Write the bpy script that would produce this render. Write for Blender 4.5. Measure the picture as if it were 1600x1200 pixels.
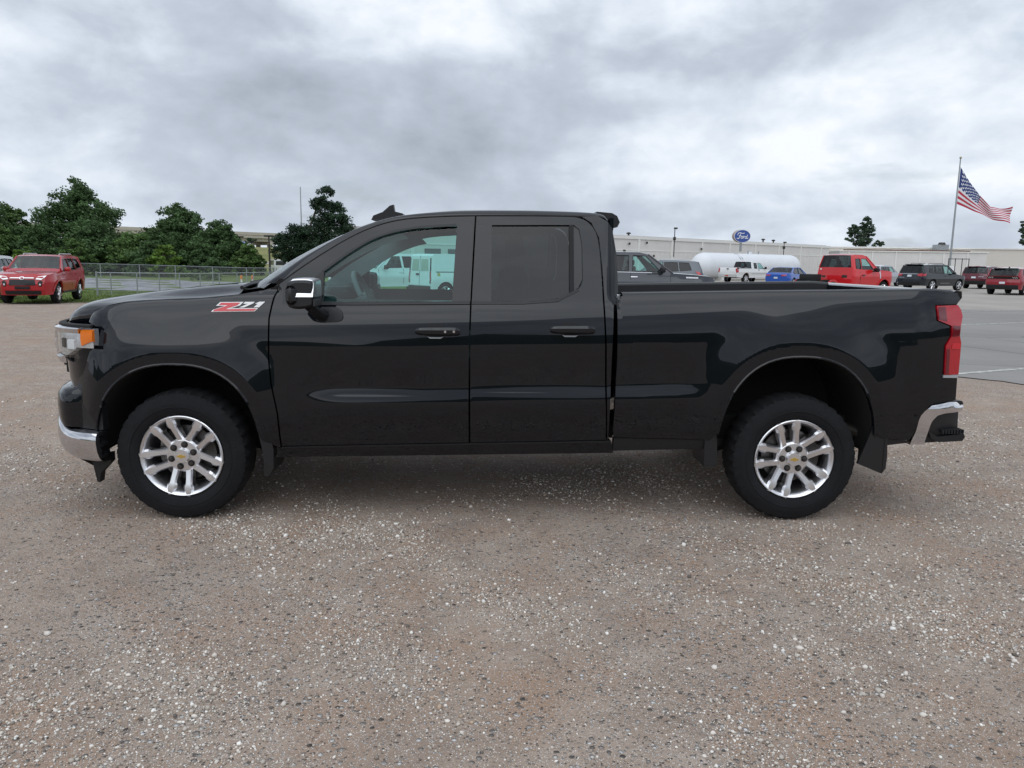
import bpy, math, random
import numpy as np
from mathutils import Vector, Matrix, geometry
random.seed(7)
rng = np.random.default_rng(7)
R = math.radians
scene = bpy.context.scene
COL = scene.collection
for o in list(bpy.data.objects):
    bpy.data.objects.remove(o, do_unlink=True)

# ------------------------------------------------------------------ camera
cam_data = bpy.data.cameras.new("camera")
cam = bpy.data.objects.new("camera", cam_data)
COL.objects.link(cam)
CAM = Vector((1.8326, -4.5191, 1.5838))
yaw, pitch, roll = R(-1.96), R(9.08), R(0.79)
fwd = Vector((-math.sin(yaw)*math.cos(pitch), math.cos(yaw)*math.cos(pitch), -math.sin(pitch)))
rgt = Vector((math.cos(yaw), math.sin(yaw), 0))
upv = rgt.cross(fwd)
r2 = rgt*math.cos(roll) + upv*math.sin(roll)
u2 = upv*math.cos(roll) - rgt*math.sin(roll)
m = Matrix((r2, u2, -fwd)).transposed().to_4x4()
m.translation = CAM
cam.matrix_world = m
cam_data.sensor_width = 36
cam_data.lens = 27.02
cam_data.clip_start = 0.05
cam_data.clip_end = 3000
scene.camera = cam
scene.render.resolution_x, scene.render.resolution_y = 1024, 768

# ------------------------------------------------------------------ world: overcast sky with broken cloud
SUN_EL, SUN_ROT = 55, 195
world = bpy.data.worlds.new("World")
scene.world = world
world.use_nodes = True
nt = world.node_tree
nt.nodes.clear()
def N(t, **kw):
    n = nt.nodes.new(t)
    for k, v in kw.items():
        setattr(n, k, v)
    return n
def L(a, b):
    nt.links.new(a, b)
out = N('ShaderNodeOutputWorld'); bg = N('ShaderNodeBackground'); bg.inputs[1].default_value = 0.1
sky = N('ShaderNodeTexSky', sky_type='NISHITA', sun_disc=False)
sky.sun_elevation = R(SUN_EL); sky.sun_rotation = R(SUN_ROT); sky.dust_density = 2.0
tc = N('ShaderNodeTexCoord'); sep = N('ShaderNodeSeparateXYZ'); L(tc.outputs['Generated'], sep.inputs[0])
def M(op, a, b=None):
    n = N('ShaderNodeMath', operation=op)
    for i, v in enumerate((a, b)):
        if v is None: continue
        if isinstance(v, (int, float)): n.inputs[i].default_value = v
        else: L(v, n.inputs[i])
    return n.outputs[0]
zc = M('ADD', M('MAXIMUM', sep.outputs[2], 0.0), 0.22)
comb = N('ShaderNodeCombineXYZ')
L(M('DIVIDE', sep.outputs[0], zc), comb.inputs[0]); L(M('DIVIDE', sep.outputs[1], zc), comb.inputs[1])
comb.inputs[2].default_value = 3.3
def cloud_noise(src, scale, detail, dist, off, rough=0.5):
    mp = N('ShaderNodeMapping'); mp.inputs['Location'].default_value = off
    L(src, mp.inputs[0])
    n = N('ShaderNodeTexNoise'); n.inputs['Scale'].default_value = scale; n.inputs['Detail'].default_value = detail
    n.inputs['Distortion'].default_value = dist; n.inputs['Roughness'].default_value = rough
    L(mp.outputs[0], n.inputs['Vector'])
    return n.outputs['Fac']
dirv = N('ShaderNodeMapping'); dirv.inputs['Scale'].default_value = (1.0, 1.0, 1.7); L(tc.outputs['Generated'], dirv.inputs[0])
big = cloud_noise(comb.outputs[0], 0.75, 3, 0.3, (3.1, 1.35, 0.0))
mid = cloud_noise(dirv.outputs[0], 3.4, 6, 0.25, (0.4, 7.7, 1.0), 0.52)
fine = cloud_noise(dirv.outputs[0], 9.5, 6, 0.2, (5.0, 2.0, 4.0), 0.55)
tot = M('ADD', M('ADD', M('MULTIPLY', big, 0.38), M('MULTIPLY', mid, 0.42)), M('MULTIPLY', fine, 0.26))
ramp = N('ShaderNodeValToRGB'); L(tot, ramp.inputs[0])
cr = ramp.color_ramp
cr.elements[0].position = 0.365; cr.elements[0].color = (0.310, 0.345, 0.410, 1)
cr.elements[1].position = 0.630; cr.elements[1].color = (0.850, 0.880, 0.930, 1)
e = cr.elements.new(0.490); e.color = (0.475, 0.525, 0.610, 1)
e = cr.elements.new(0.550); e.color = (0.625, 0.685, 0.770, 1)
# broken bases near the horizon are paler
hor = N('ShaderNodeMapRange'); L(sep.outputs[2], hor.inputs[0])
hor.inputs[1].default_value = 0.0; hor.inputs[2].default_value = 0.42; hor.inputs[3].default_value = 0.15; hor.inputs[4].default_value = 0.0
pale = N('ShaderNodeMix', data_type='RGBA'); L(hor.outputs[0], pale.inputs[0]); L(ramp.outputs[0], pale.inputs[6])
pale.inputs[7].default_value = (0.64, 0.70, 0.785, 1)
x10 = N('ShaderNodeMix', data_type='RGBA', blend_type='MULTIPLY'); x10.inputs[0].default_value = 1
L(pale.outputs[2], x10.inputs[6]); x10.inputs[7].default_value = (11.4, 11.5, 11.5, 1)
cover = N('ShaderNodeMapRange'); L(cloud_noise(comb.outputs[0], 1.7, 5, 0.2, (9.2, 4.1, 0.3)), cover.inputs[0])
cover.inputs[1].default_value = 0.30; cover.inputs[2].default_value = 0.37; cover.inputs[3].default_value = 0.72; cover.inputs[4].default_value = 1.0
mixs = N('ShaderNodeMix', data_type='RGBA'); L(cover.outputs[0], mixs.inputs[0]); L(sky.outputs[0], mixs.inputs[6]); L(x10.outputs[2], mixs.inputs[7])
L(mixs.outputs[2], bg.inputs[0]); L(bg.outputs[0], out.inputs[0])

# ------------------------------------------------------------------ sun through cloud
sd = bpy.data.lights.new("sun", 'SUN'); sd.energy = 1.3; sd.angle = R(80); sd.color = (0.95, 0.975, 1.0)
sun = bpy.data.objects.new("sun", sd); COL.objects.link(sun)
az = R(SUN_ROT)
sdir = Vector((math.sin(az)*math.cos(R(SUN_EL)), math.cos(az)*math.cos(R(SUN_EL)), math.sin(R(SUN_EL))))
sun.rotation_euler = sdir.to_track_quat('Z', 'Y').to_euler()
scene.view_settings.view_transform = 'Standard'
scene.view_settings.look = 'None'
scene.view_settings.exposure = 0.0
scene.view_settings.gamma = 1.0
scene.view_settings.use_curve_mapping = False

# ------------------------------------------------------------------ materials
MATS = {}
def new_mat(name):
    mt = bpy.data.materials.new(name); mt.use_nodes = True
    MATS[name] = mt
    return mt, mt.node_tree, mt.node_tree.nodes['Principled BSDF']
def mat(name, col, rough=0.5, metal=0.0, coat=0.0, vary=0.08, vscale=6.0, bump=0.0, bscale=60.0, spec=0.5, coat_rough=0.03, emit=0):
    mt, t, b = new_mat(name)
    b.inputs['Roughness'].default_value = rough; b.inputs['Metallic'].default_value = metal
    b.inputs['Coat Weight'].default_value = coat; b.inputs['Coat Roughness'].default_value = coat_rough
    b.inputs['Specular IOR Level'].default_value = spec
    tcn = t.nodes.new('ShaderNodeTexCoord')
    nz = t.nodes.new('ShaderNodeTexNoise'); nz.inputs['Scale'].default_value = vscale; nz.inputs['Detail'].default_value = 5
    t.links.new(tcn.outputs['Object'], nz.inputs['Vector'])
    mx = t.nodes.new('ShaderNodeMix'); mx.data_type = 'RGBA'
    c = np.array(col[:3])
    mx.inputs[6].default_value = (*np.clip(c*(1-vary*2), 0, 1), 1); mx.inputs[7].default_value = (*np.clip(c*(1+vary*2), 0, 1), 1)
    t.links.new(nz.outputs['Fac'], mx.inputs[0]); t.links.new(mx.outputs[2], b.inputs['Base Color'])
    if bump:
        n2 = t.nodes.new('ShaderNodeTexNoise'); n2.inputs['Scale'].default_value = bscale; n2.inputs['Detail'].default_value = 4
        t.links.new(tcn.outputs['Object'], n2.inputs['Vector'])
        bp = t.nodes.new('ShaderNodeBump'); bp.inputs['Strength'].default_value = bump; bp.inputs['Distance'].default_value = 0.02
        t.links.new(n2.outputs['Fac'], bp.inputs['Height']); t.links.new(bp.outputs[0], b.inputs['Normal'])
    return mt
def glass(name, tint, refl=1.0, ior=1.5):
    mt = bpy.data.materials.new(name); mt.use_nodes = True; MATS[name] = mt
    t = mt.node_tree; t.nodes.clear()
    o = t.nodes.new('ShaderNodeOutputMaterial'); tr = t.nodes.new('ShaderNodeBsdfTransparent'); tr.inputs[0].default_value = (*tint, 1)
    gl = t.nodes.new('ShaderNodeBsdfGlossy'); gl.inputs['Roughness'].default_value = 0.015; gl.inputs[0].default_value = (refl, refl, refl, 1)
    lw = t.nodes.new('ShaderNodeFresnel'); lw.inputs[0].default_value = ior
    # a thin pane reflects alike from both sides
    ge = t.nodes.new('ShaderNodeNewGeometry'); mr = t.nodes.new('ShaderNodeMapRange'); mr.inputs[3].default_value = ior; mr.inputs[4].default_value = 1/ior
    t.links.new(ge.outputs['Backfacing'], mr.inputs[0]); t.links.new(mr.outputs[0], lw.inputs[0])
    mx = t.nodes.new('ShaderNodeMixShader')
    t.links.new(lw.outputs[0], mx.inputs[0]); t.links.new(tr.outputs[0], mx.inputs[1]); t.links.new(gl.outputs[0], mx.inputs[2]); t.links.new(mx.outputs[0], o.inputs[0])
    return mt
black_paint = mat('black_paint', (0.0018, 0.0028, 0.0055), 0.4, 0, 1.0, 0.02, coat_rough=0.010, spec=0.05)
black_paint.node_tree.nodes['Principled BSDF'].inputs['Coat IOR'].default_value = 1.5
black_trim = mat('black_trim', (0.009, 0.0095, 0.011), 0.42, bump=0.08, bscale=300)
black_matte = mat('black_matte', (0.012, 0.012, 0.013), 0.8)
satin_dark = mat('satin_dark', (0.030, 0.028, 0.029), 0.36)
under_black = mat('under_black', (0.010, 0.010, 0.010), 0.9)
rubber = mat('rubber', (0.0095, 0.010, 0.0115), 0.85, spec=0.3, bump=0.25, bscale=90, vary=0.25, vscale=9)
chrome = mat('chrome', (0.66, 0.66, 0.68), 0.07, 1.0)
alloy = mat('alloy', (0.84, 0.84, 0.86), 0.34, 1.0, vary=0.04)
alloy_bright = mat('alloy_bright', (0.80, 0.80, 0.82), 0.18, 1.0, vary=0.02)
dark_metal = mat('dark_metal', (0.06, 0.055, 0.05), 0.6, 0.7)
disc_metal = mat('disc_metal', (0.13, 0.125, 0.12), 0.45, 1.0)
gold = mat('gold_emblem', (0.62, 0.42, 0.10), 0.35, 0.6)
red_lens = mat('red_lens', (0.42, 0.008, 0.018), 0.08, 0, 1.0, 0.10)
dark_red_lens = mat('dark_red_lens', (0.13, 0.006, 0.014), 0.10, 0, 1.0)
amber_lens = mat('amber_lens', (0.85, 0.20, 0.015), 0.12, 0, 1.0)
lamp_silver = mat('lamp_silver', (0.72, 0.73, 0.75), 0.25, 0.7, vary=0.25, vscale=25)
clear_lens = glass('clear_lens', (0.92, 0.94, 0.95))
teal_glass = glass('teal_glass', (0.58, 0.87, 0.84), 0.9)
tint_glass = glass('tint_glass', (0.10, 0.11, 0.12), 1.0, 1.5)
wind_glass = glass('windshield_glass', (0.70, 0.88, 0.86), 1.0, 1.8)
grey_trim = mat('grey_interior', (0.20, 0.21, 0.22), 0.85)
dark_int = mat('dark_interior', (0.035, 0.037, 0.04), 0.8)
light_int = mat('headliner', (0.42, 0.42, 0.42), 0.95)
badge_red = mat('badge_red', (0.55, 0.02, 0.03), 0.25, 0, 0.6)
badge_white = mat('badge_white', (0.80, 0.80, 0.80), 0.3)
white_paint = mat('white_paint', (0.78, 0.79, 0.79), 0.35, 0, 0.7, 0.02, spec=0.15)
red_paint = mat('red_paint', (0.40, 0.016, 0.022), 0.35, 0, 1.0, 0.03, spec=0.15)
red_paint2 = mat('bright_red_paint', (0.62, 0.014, 0.020), 0.35, 0, 1.0, 0.03, spec=0.15)
maroon_paint = mat('maroon_paint', (0.10, 0.012, 0.022), 0.35, 0, 1.0, 0.03, spec=0.15)
ruby_paint = mat('ruby_paint', (0.26, 0.010, 0.020), 0.35, 0, 1.0, 0.03, spec=0.15)
grey_paint = mat('grey_paint', (0.045, 0.050, 0.060), 0.35, 0.2, 1.0, 0.03, spec=0.15)
steel_paint = mat('steel_grey_paint', (0.11, 0.125, 0.145), 0.35, 0.3, 1.0, 0.03, spec=0.15)
silver_paint = mat('silver_paint', (0.45, 0.47, 0.50), 0.35, 0.4, 1.0, 0.03, spec=0.15)
ink_paint = mat('black_suv_paint', (0.010, 0.014, 0.020), 0.35, 0, 1.0, 0.03, spec=0.15)
blue_paint = mat('blue_paint', (0.015, 0.09, 0.42), 0.3, 0.2, 1.0, 0.03, spec=0.15)
pale_blue_paint = mat('pale_blue_paint', (0.10, 0.22, 0.42), 0.3, 0.2, 1.0, 0.03, spec=0.15)

# ------------------------------------------------------------------ mesh helpers
class MB:
    def __init__(s):
        s.v = []; s.f = []; s.m = []
    def add(s, verts, faces, mi=0):
        b = len(s.v)
        s.v += [tuple(map(float, p)) for p in verts]
        s.f += [tuple(b+i for i in f) for f in faces]; s.m += [mi]*len(faces)
        return s
    def box(s, x0, x1, y0, y1, z0, z1, mi=0, bev=0.0):
        if bev <= 0:
            s.add([(x0,y0,z0),(x1,y0,z0),(x1,y1,z0),(x0,y1,z0),(x0,y0,z1),(x1,y0,z1),(x1,y1,z1),(x0,y1,z1)],
                  [(0,3,2,1),(4,5,6,7),(0,1,5,4),(1,2,6,5),(2,3,7,6),(3,0,4,7)], mi)
        else:
            b = min(bev, (x1-x0)/2.01, (y1-y0)/2.01, (z1-z0)/2.01)
            ring = lambda i: [(x0+b+i,y0+i),(x1-b-i,y0+i),(x1-i,y0+b+i),(x1-i,y1-b-i),(x1-b-i,y1-i),(x0+b+i,y1-i),(x0+i,y1-b-i),(x0+i,y0+b+i)]
            rings = [[(x,y,z0) for x,y in ring(b*0.7)], [(x,y,z0+b) for x,y in ring(0)], [(x,y,z1-b) for x,y in ring(0)], [(x,y,z1) for x,y in ring(b*0.7)]]
            vs = sum(rings, []); fs = []
            for k in range(3):
                for i in range(8):
                    j = (i+1) % 8
                    fs.append((k*8+i, k*8+j, k*8+8+j, k*8+8+i))
            fs.append(tuple(range(7, -1, -1))); fs.append(tuple(range(24, 32)))
            s.add(vs, fs, mi)
        return s
    def prism(s, poly, axis, a0, a1, mi=0):
        """poly in the two other axes; extruded along axis from a0 to a1"""
        n = len(poly)
        def P(p, a):
            if axis == 'y': return (p[0], a, p[1])
            if axis == 'x': return (a, p[0], p[1])
            return (p[0], p[1], a)
        vs = [P(p, a0) for p in poly] + [P(p, a1) for p in poly]
        fs = [tuple(range(n)), tuple(range(2*n-1, n-1, -1))]
        for i in range(n):
            j = (i+1) % n
            fs.append((i, i+n, j+n, j))
        return s.add(vs, fs, mi)
    def tube(s, pts, r, n=8, mi=0, cap=True):
        pts = [Vector(p) for p in pts]
        rs = r if isinstance(r, (list, tuple)) else [r]*len(pts)
        vs = []; fs = []
        for i, p in enumerate(pts):
            d = (pts[min(i+1, len(pts)-1)] - pts[max(i-1, 0)]).normalized()
            a = d.orthogonal() if abs(d.z) > 0.9 else d.cross(Vector((0,0,1)))
            if abs(d.z) > 0.9: a = Vector((1,0,0)) - d*d.x
            a.normalize(); b = d.cross(a)
            for k in range(n):
                t = 2*math.pi*k/n
                vs.append(p + (a*math.cos(t) + b*math.sin(t))*rs[i])
        for i in range(len(pts)-1):
            for k in range(n):
                j = (k+1) % n
                fs.append((i*n+k, i*n+j, i*n+n+j, i*n+n+k))
        if cap:
            fs.append(tuple(range(n-1, -1, -1))); q = (len(pts)-1)*n; fs.append(tuple(range(q, q+n)))
        return s.add(vs, fs, mi)
    def lathe(s, prof, n=32, axis='y', c=(0,0,0), mi=0, rad=None):
        """prof: (axial, radius)"""
        vs = []; fs = []
        for a, r in prof:
            for k in range(n):
                t = 2*math.pi*k/n
                rr = r if rad is None else rad(a, r, k)
                if axis == 'y': vs.append((c[0]+rr*math.cos(t), c[1]+a, c[2]+rr*math.sin(t)))
                elif axis == 'x': vs.append((c[0]+a, c[1]+rr*math.cos(t), c[2]+rr*math.sin(t)))
                else: vs.append((c[0]+rr*math.cos(t), c[1]+rr*math.sin(t), c[2]+a))
        for i in range(len(prof)-1):
            for k in range(n):
                j = (k+1) % n
                q = (i*n+k, i*n+j, i*n+n+j, i*n+n+k)
                fs.append(q if axis == 'y' else q[::-1])
        return s.add(vs, fs, mi)
    def grid(s, rows, mi=0, flip=False):
        n = len(rows[0]); vs = [p for r in rows for p in r]; fs = []
        for i in range(len(rows)-1):
            for k in range(n-1):
                q = (i*n+k, i*n+k+1, i*n+n+k+1, i*n+n+k)
                fs.append(q[::-1] if flip else q)
        return s.add(vs, fs, mi)
    def build(s, name, mats, parent=None, smooth=True, angle=35, loc=(0,0,0), mirror=None, origin=(0,0,0)):
        v = np.array(s.v, float).reshape(-1, 3) - np.array(origin, float); f = s.f
        if mirror is not None:
            v = v.copy(); v[:, 1] = 2*(mirror-origin[1]) - v[:, 1]; f = [t[::-1] for t in f]
        me = bpy.data.meshes.new(name); me.from_pydata(v.tolist(), [], f)
        mats = mats if isinstance(mats, (list, tuple)) else [mats]
        for q in mats: me.materials.append(q)
        if len(mats) > 1: me.polygons.foreach_set('material_index', s.m)
        if smooth:
            me.polygons.foreach_set('use_smooth', [True]*len(me.polygons))
            me.set_sharp_from_angle(angle=R(angle))
        me.update()
        o = bpy.data.objects.new(name, me); COL.objects.link(o); o.location = loc
        if parent is not None: o.parent = parent
        return o
def tag(o, label=None, cat=None, group=None, kind=None):
    if label: o['label'] = label
    if cat: o['category'] = cat
    if group: o['group'] = group
    if kind: o['kind'] = kind
    return o
def empty(name, loc=(0,0,0), rz=0.0, label=None, cat=None, group=None):
    o = bpy.data.objects.new(name, None); COL.objects.link(o); o.location = loc; o.rotation_euler = (0,0,rz)
    o.empty_display_size = 0.2
    return tag(o, label, cat, group)
def ss(a, b, x):
    t = np.clip((np.asarray(x, float)-a)/(b-a), 0, 1)
    return t*t*(3-2*t)
def pchip(xs, ys):
    xs = np.array(xs, float); ys = np.array(ys, float)
    h = np.diff(xs); d = np.diff(ys)/h; mm = np.zeros_like(xs)
    for i in range(1, len(xs)-1):
        if d[i-1]*d[i] > 0:
            w1 = 2*h[i]+h[i-1]; w2 = h[i]+2*h[i-1]
            mm[i] = (w1+w2)/(w1/d[i-1]+w2/d[i])
    mm[0] = d[0]; mm[-1] = d[-1]
    def f(x):
        x = np.asarray(x, float); i = np.clip(np.searchsorted(xs, x)-1, 0, len(xs)-2)
        t = (x-xs[i])/h[i]; tt = np.clip(t, 0, 1)
        r = (1+2*tt)*(1-tt)**2*ys[i] + tt*(1-tt)**2*h[i]*mm[i] + tt*tt*(3-2*tt)*ys[i+1] + tt*tt*(tt-1)*h[i]*mm[i+1]
        return r + np.where(t < 0, mm[i]*(t*h[i]), 0) + np.where(t > 1, mm[i+1]*((t-1)*h[i]), 0)
    return f
def densify(poly, step, closed=True):
    out = []; n = len(poly)
    for i in range(n if closed else n-1):
        a = np.array(poly[i], float); b = np.array(poly[(i+1) % n], float)
        k = max(1, int(math.ceil(np.linalg.norm(b-a)/step)))
        for j in range(k): out.append(a+(b-a)*j/k)
    if not closed: out.append(np.array(poly[-1], float))
    return np.array(out)
def smooth_poly(pts, n=6):
    """open Catmull-Rom through points"""
    P = [np.array(p, float) for p in pts]; P = [2*P[0]-P[1]]+P+[2*P[-1]-P[-2]]
    out = []
    for i in range(1, len(P)-2):
        for j in range(n):
            t = j/n
            out.append(0.5*((2*P[i])+(-P[i-1]+P[i+1])*t+(2*P[i-1]-5*P[i]+4*P[i+1]-P[i+2])*t*t+(-P[i-1]+3*P[i]-3*P[i+1]+P[i+2])*t**3))
    out.append(P[-2])
    return [tuple(p) for p in out]
def inside(poly, pts):
    x, y = pts[:, 0], pts[:, 1]; c = np.zeros(len(pts), bool); n = len(poly)
    for i in range(n):
        x1, y1 = poly[i]; x2, y2 = poly[(i+1) % n]
        if y1 == y2: continue
        c ^= ((y1 > y) != (y2 > y)) & (x < (x2-x1)*(y-y1)/(y2-y1)+x1)
    return c
def tri_patch(outer, holes=(), step=0.04):
    loops = [densify(outer, step)] + [densify(h, step) for h in holes]
    B = np.concatenate(loops)
    lo, hi = loops[0].min(0), loops[0].max(0)
    gx = np.arange(lo[0]+step/2, hi[0], step); gy = np.arange(lo[1]+step/2, hi[1], step)
    G = np.stack(np.meshgrid(gx, gy), -1).reshape(-1, 2) if len(gx) and len(gy) else np.zeros((0, 2))
    if len(G):
        k = inside(loops[0], G)
        for h in loops[1:]: k &= ~inside(h, G)
        G = G[k]
    if len(G):
        d = np.sqrt(((G[:, None, :]-B[None])**2).sum(-1)).min(1); G = G[d > 0.55*step]
    V = np.concatenate([B, G]) if len(G) else B
    edges = []; b = 0; lidx = []
    for l in loops:
        n = len(l); edges += [(b+i, b+(i+1) % n) for i in range(n)]; lidx.append(list(range(b, b+n))); b += n
    r = geometry.delaunay_2d_cdt([Vector(p) for p in V], edges, [], 0, 1e-6)
    OV = np.array([tuple(p) for p in r[0]]); F = np.array([f for f in r[2] if len(f) == 3])
    C = OV[F].mean(1); k = inside(loops[0], C)
    for h in loops[1:]: k &= ~inside(h, C)
    F = F[k]
    inv = {}
    for i, src in enumerate(r[3]):
        for q in src: inv[q] = i
    lidx = [[inv[i] for i in l if i in inv] for l in lidx]
    a = OV[F[:, 1]]-OV[F[:, 0]]; c = OV[F[:, 2]]-OV[F[:, 0]]
    neg = (a[:, 0]*c[:, 1]-a[:, 1]*c[:, 0]) < 0
    F[neg] = F[neg][:, ::-1]
    return OV, F, lidx
def panel(name, outer, holes, mt, parent, yf, off=0.0, step=0.04, flange=0.03, sides=(-1, 1), yc=0.0, origin=(0,0,0), mapf=None):
    """a body panel: a 2-D outline (x, z) laid on the side surface y = yf(x, z); near side faces -y, the other is its mirror about yc"""
    V, F, LI = tri_patch(outer, holes, step)
    x, z = V[:, 0], V[:, 1]; e = 1e-3
    y = yf(x, z)-off
    fx = (yf(x+e, z)-yf(x-e, z))/(2*e); fz = (yf(x, z+e)-yf(x, z-e))/(2*e)
    nrm = np.stack([fx, -np.ones_like(fx), fz], 1); nrm /= np.linalg.norm(nrm, axis=1)[:, None]
    P = np.stack([x, y, z], 1)
    vs = [P]; fs = [tuple(t) for t in F]; b = len(P); ns = [nrm]
    for l in LI:
        n = len(l); f0 = P[l]; f1 = f0.copy(); f1[:, 1] += flange
        vs += [f0, f1]; ns += [np.zeros((2*n, 3))]
        for i in range(n):
            j = (i+1) % n
            fs.append((b+i, b+n+i, b+n+j, b+j))
        b += 2*n
    P = np.concatenate(vs); NN = np.concatenate(ns)
    res = []
    for sd_ in sides:
        Q = P.copy(); q = fs; n2 = NN.copy()
        if sd_ > 0:
            Q[:, 1] = 2*yc-Q[:, 1]; q = [t[::-1] for t in fs]; n2[:, 1] *= -1
        Q = Q-np.array(origin)
        me = bpy.data.meshes.new(name); me.from_pydata(Q.tolist(), [], q); me.materials.append(mt)
        me.polygons.foreach_set('use_smooth', [True]*len(me.polygons)); me.update()
        me.normals_split_custom_set_from_vertices(n2.tolist())
        o = bpy.data.objects.new(name, me); COL.objects.link(o)
        par = parent if not isinstance(parent, (list, tuple)) else parent[0 if sd_ < 0 else 1]
        if par is not None: o.parent = par
        res.append(o)
    return res
def gz(x, y):
    """ground height: the lot falls away gently towards the fence"""
    return -0.42*ss(14, 42, np.asarray(y, float)+4.5)*ss(0, -14, x)

# fence lines, post by post
NEAR_FENCE = [(-17.52, 34.60), (-16.93, 34.80), (-15.73, 35.00), (-14.75, 35.30), (-13.85, 35.60), (-12.96, 36.00), (-12.15, 36.50), (-11.39, 37.00), (-10.67, 37.50), (-9.96, 38.00), (-9.22, 38.50)]
FAR_FENCE = [(-49.78, 74.00), (-43.30, 69.00), (-38.67, 66.00), (-33.78, 62.50), (-29.24, 59.00), (-24.60, 55.50), (-20.53, 52.00), (-16.67, 48.50), (-13.49, 45.50), (-10.92, 43.00)]

# ================================================================== ground, paving, terrain
def nodes_of(name, rough=0.95):
    mt, t, b = new_mat(name); b.inputs['Roughness'].default_value = rough; b.inputs['Specular IOR Level'].default_value = 0.25
    def NN_(tp, **kw):
        n = t.nodes.new(tp)
        for k, v in kw.items():
            if k in n.inputs: n.inputs[k].default_value = v
            else: setattr(n, k, v)
        return n
    co = NN_('ShaderNodeTexCoord').outputs['Object']
    def noise(scale, detail=4, rough_=0.55, dist=0.0):
        n = NN_('ShaderNodeTexNoise', Scale=scale, Detail=detail, Roughness=rough_, Distortion=dist); t.links.new(co, n.inputs['Vector']); return n.outputs['Fac']
    def vor(scale, out_='Color', feature='F1', rand=1.0):
        n = NN_('ShaderNodeTexVoronoi', Scale=scale, Randomness=rand, feature=feature); t.links.new(co, n.inputs['Vector']); return n.outputs[out_]
    def mix(f, a, c, blend='MIX'):
        n = NN_('ShaderNodeMix', data_type='RGBA', blend_type=blend)
        for i, v in ((0, f), (6, a), (7, c)):
            if isinstance(v, (int, float)): n.inputs[i].default_value = v
            elif isinstance(v, tuple): n.inputs[i].default_value = (*v, 1)
            else: t.links.new(v, n.inputs[i])
        return n.outputs[2]
    def rng_(v, a, c, lo=0.0, hi=1.0):
        n = NN_('ShaderNodeMapRange'); t.links.new(v, n.inputs[0])
        for i, q in ((1, a), (2, c), (3, lo), (4, hi)): n.inputs[i].default_value = q
        return n.outputs[0]
    def math_(op, a, c):
        n = NN_('ShaderNodeMath', operation=op)
        for i, v in ((0, a), (1, c)):
            if isinstance(v, (int, float)): n.inputs[i].default_value = v
            else: t.links.new(v, n.inputs[i])
        return n.outputs[0]
    def ramp_(v, stops):
        n = NN_('ShaderNodeValToRGB'); t.links.new(v, n.inputs[0]); cr_ = n.color_ramp
        while len(cr_.elements) < len(stops): cr_.elements.new(0.5)
        for e_, (p, c) in zip(cr_.elements, stops): e_.position = p; e_.color = (*c, 1)
        return n.outputs[0]
    def bump(h, s, d):
        n = NN_('ShaderNodeBump', Strength=s, Distance=d); t.links.new(h, n.inputs['Height']); t.links.new(n.outputs[0], b.inputs['Normal'])
    return mt, t, b, noise, vor, mix, rng_, math_, ramp_, bump
# gravel: packed dirt with stones of several sizes
gravel, t_, b_, noise, vor, mix, rng_, math_, ramp_, bump = nodes_of('gravel')
patch = noise(0.55, 5, 0.6, 0.4)
patch2 = noise(1.9, 4, 0.6)
dirt = ramp_(noise(3.0, 6, 0.65), [(0.32, (0.290,0.218,0.171)), (0.55, (0.374,0.293,0.234)), (0.75, (0.447,0.367,0.306))])
brown = mix(rng_(patch2, 0.46, 0.66), dirt, (0.356,0.245,0.176))
def stones(scale, lo, hi):
    c = vor(scale, 'Color'); sp = t_.nodes.new('ShaderNodeSeparateColor'); t_.links.new(c, sp.inputs[0])
    col = ramp_(sp.outputs[0], [(0.0, (0.121,0.111,0.105)), (0.25, (0.284,0.253,0.230)), (0.6, (0.469,0.433,0.405)), (0.85, (0.710,0.682,0.653)), (1.0, (0.800,0.800,0.800))])
    # stones show where their random number beats the local gravel cover
    cov = rng_(math_('ADD', math_('MULTIPLY', patch, 0.75), math_('MULTIPLY', patch2, 0.25)), 0.36, 0.66, lo, hi)
    m_ = math_('LESS_THAN', sp.outputs[1], cov)
    d = vor(scale, 'Distance'); m2 = rng_(d, 0.30, 0.48, 1.0, 0.0)
    return col, math_('MULTIPLY', m_, m2), d
c1, m1, d1 = stones(95.0, 0.10, 0.62)
c2, m2_, d2 = stones(42.0, 0.03, 0.34)
c3, m3_, d3 = stones(210.0, 0.30, 0.80)
base = mix(m3_, brown, c3); base = mix(m1, base, c1); base = mix(m2_, base, c2)
# damp darker streaks of worn dirt
base = mix(rng_(noise(0.9, 5, 0.6, 0.8), 0.56, 0.74, 0.0, 0.35), base, (0.213,0.173,0.149))
t_.links.new(base, b_.inputs['Base Color'])
hgt = math_('ADD', math_('ADD', math_('MULTIPLY', m1, math_('SUBTRACT', 0.6, d1)), math_('MULTIPLY', m2_, math_('MULTIPLY', 2.0, math_('SUBTRACT', 0.6, d2)))), math_('MULTIPLY', noise(25.0, 5, 0.7), 0.9))
bump(hgt, 1.0, 0.02)
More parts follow.
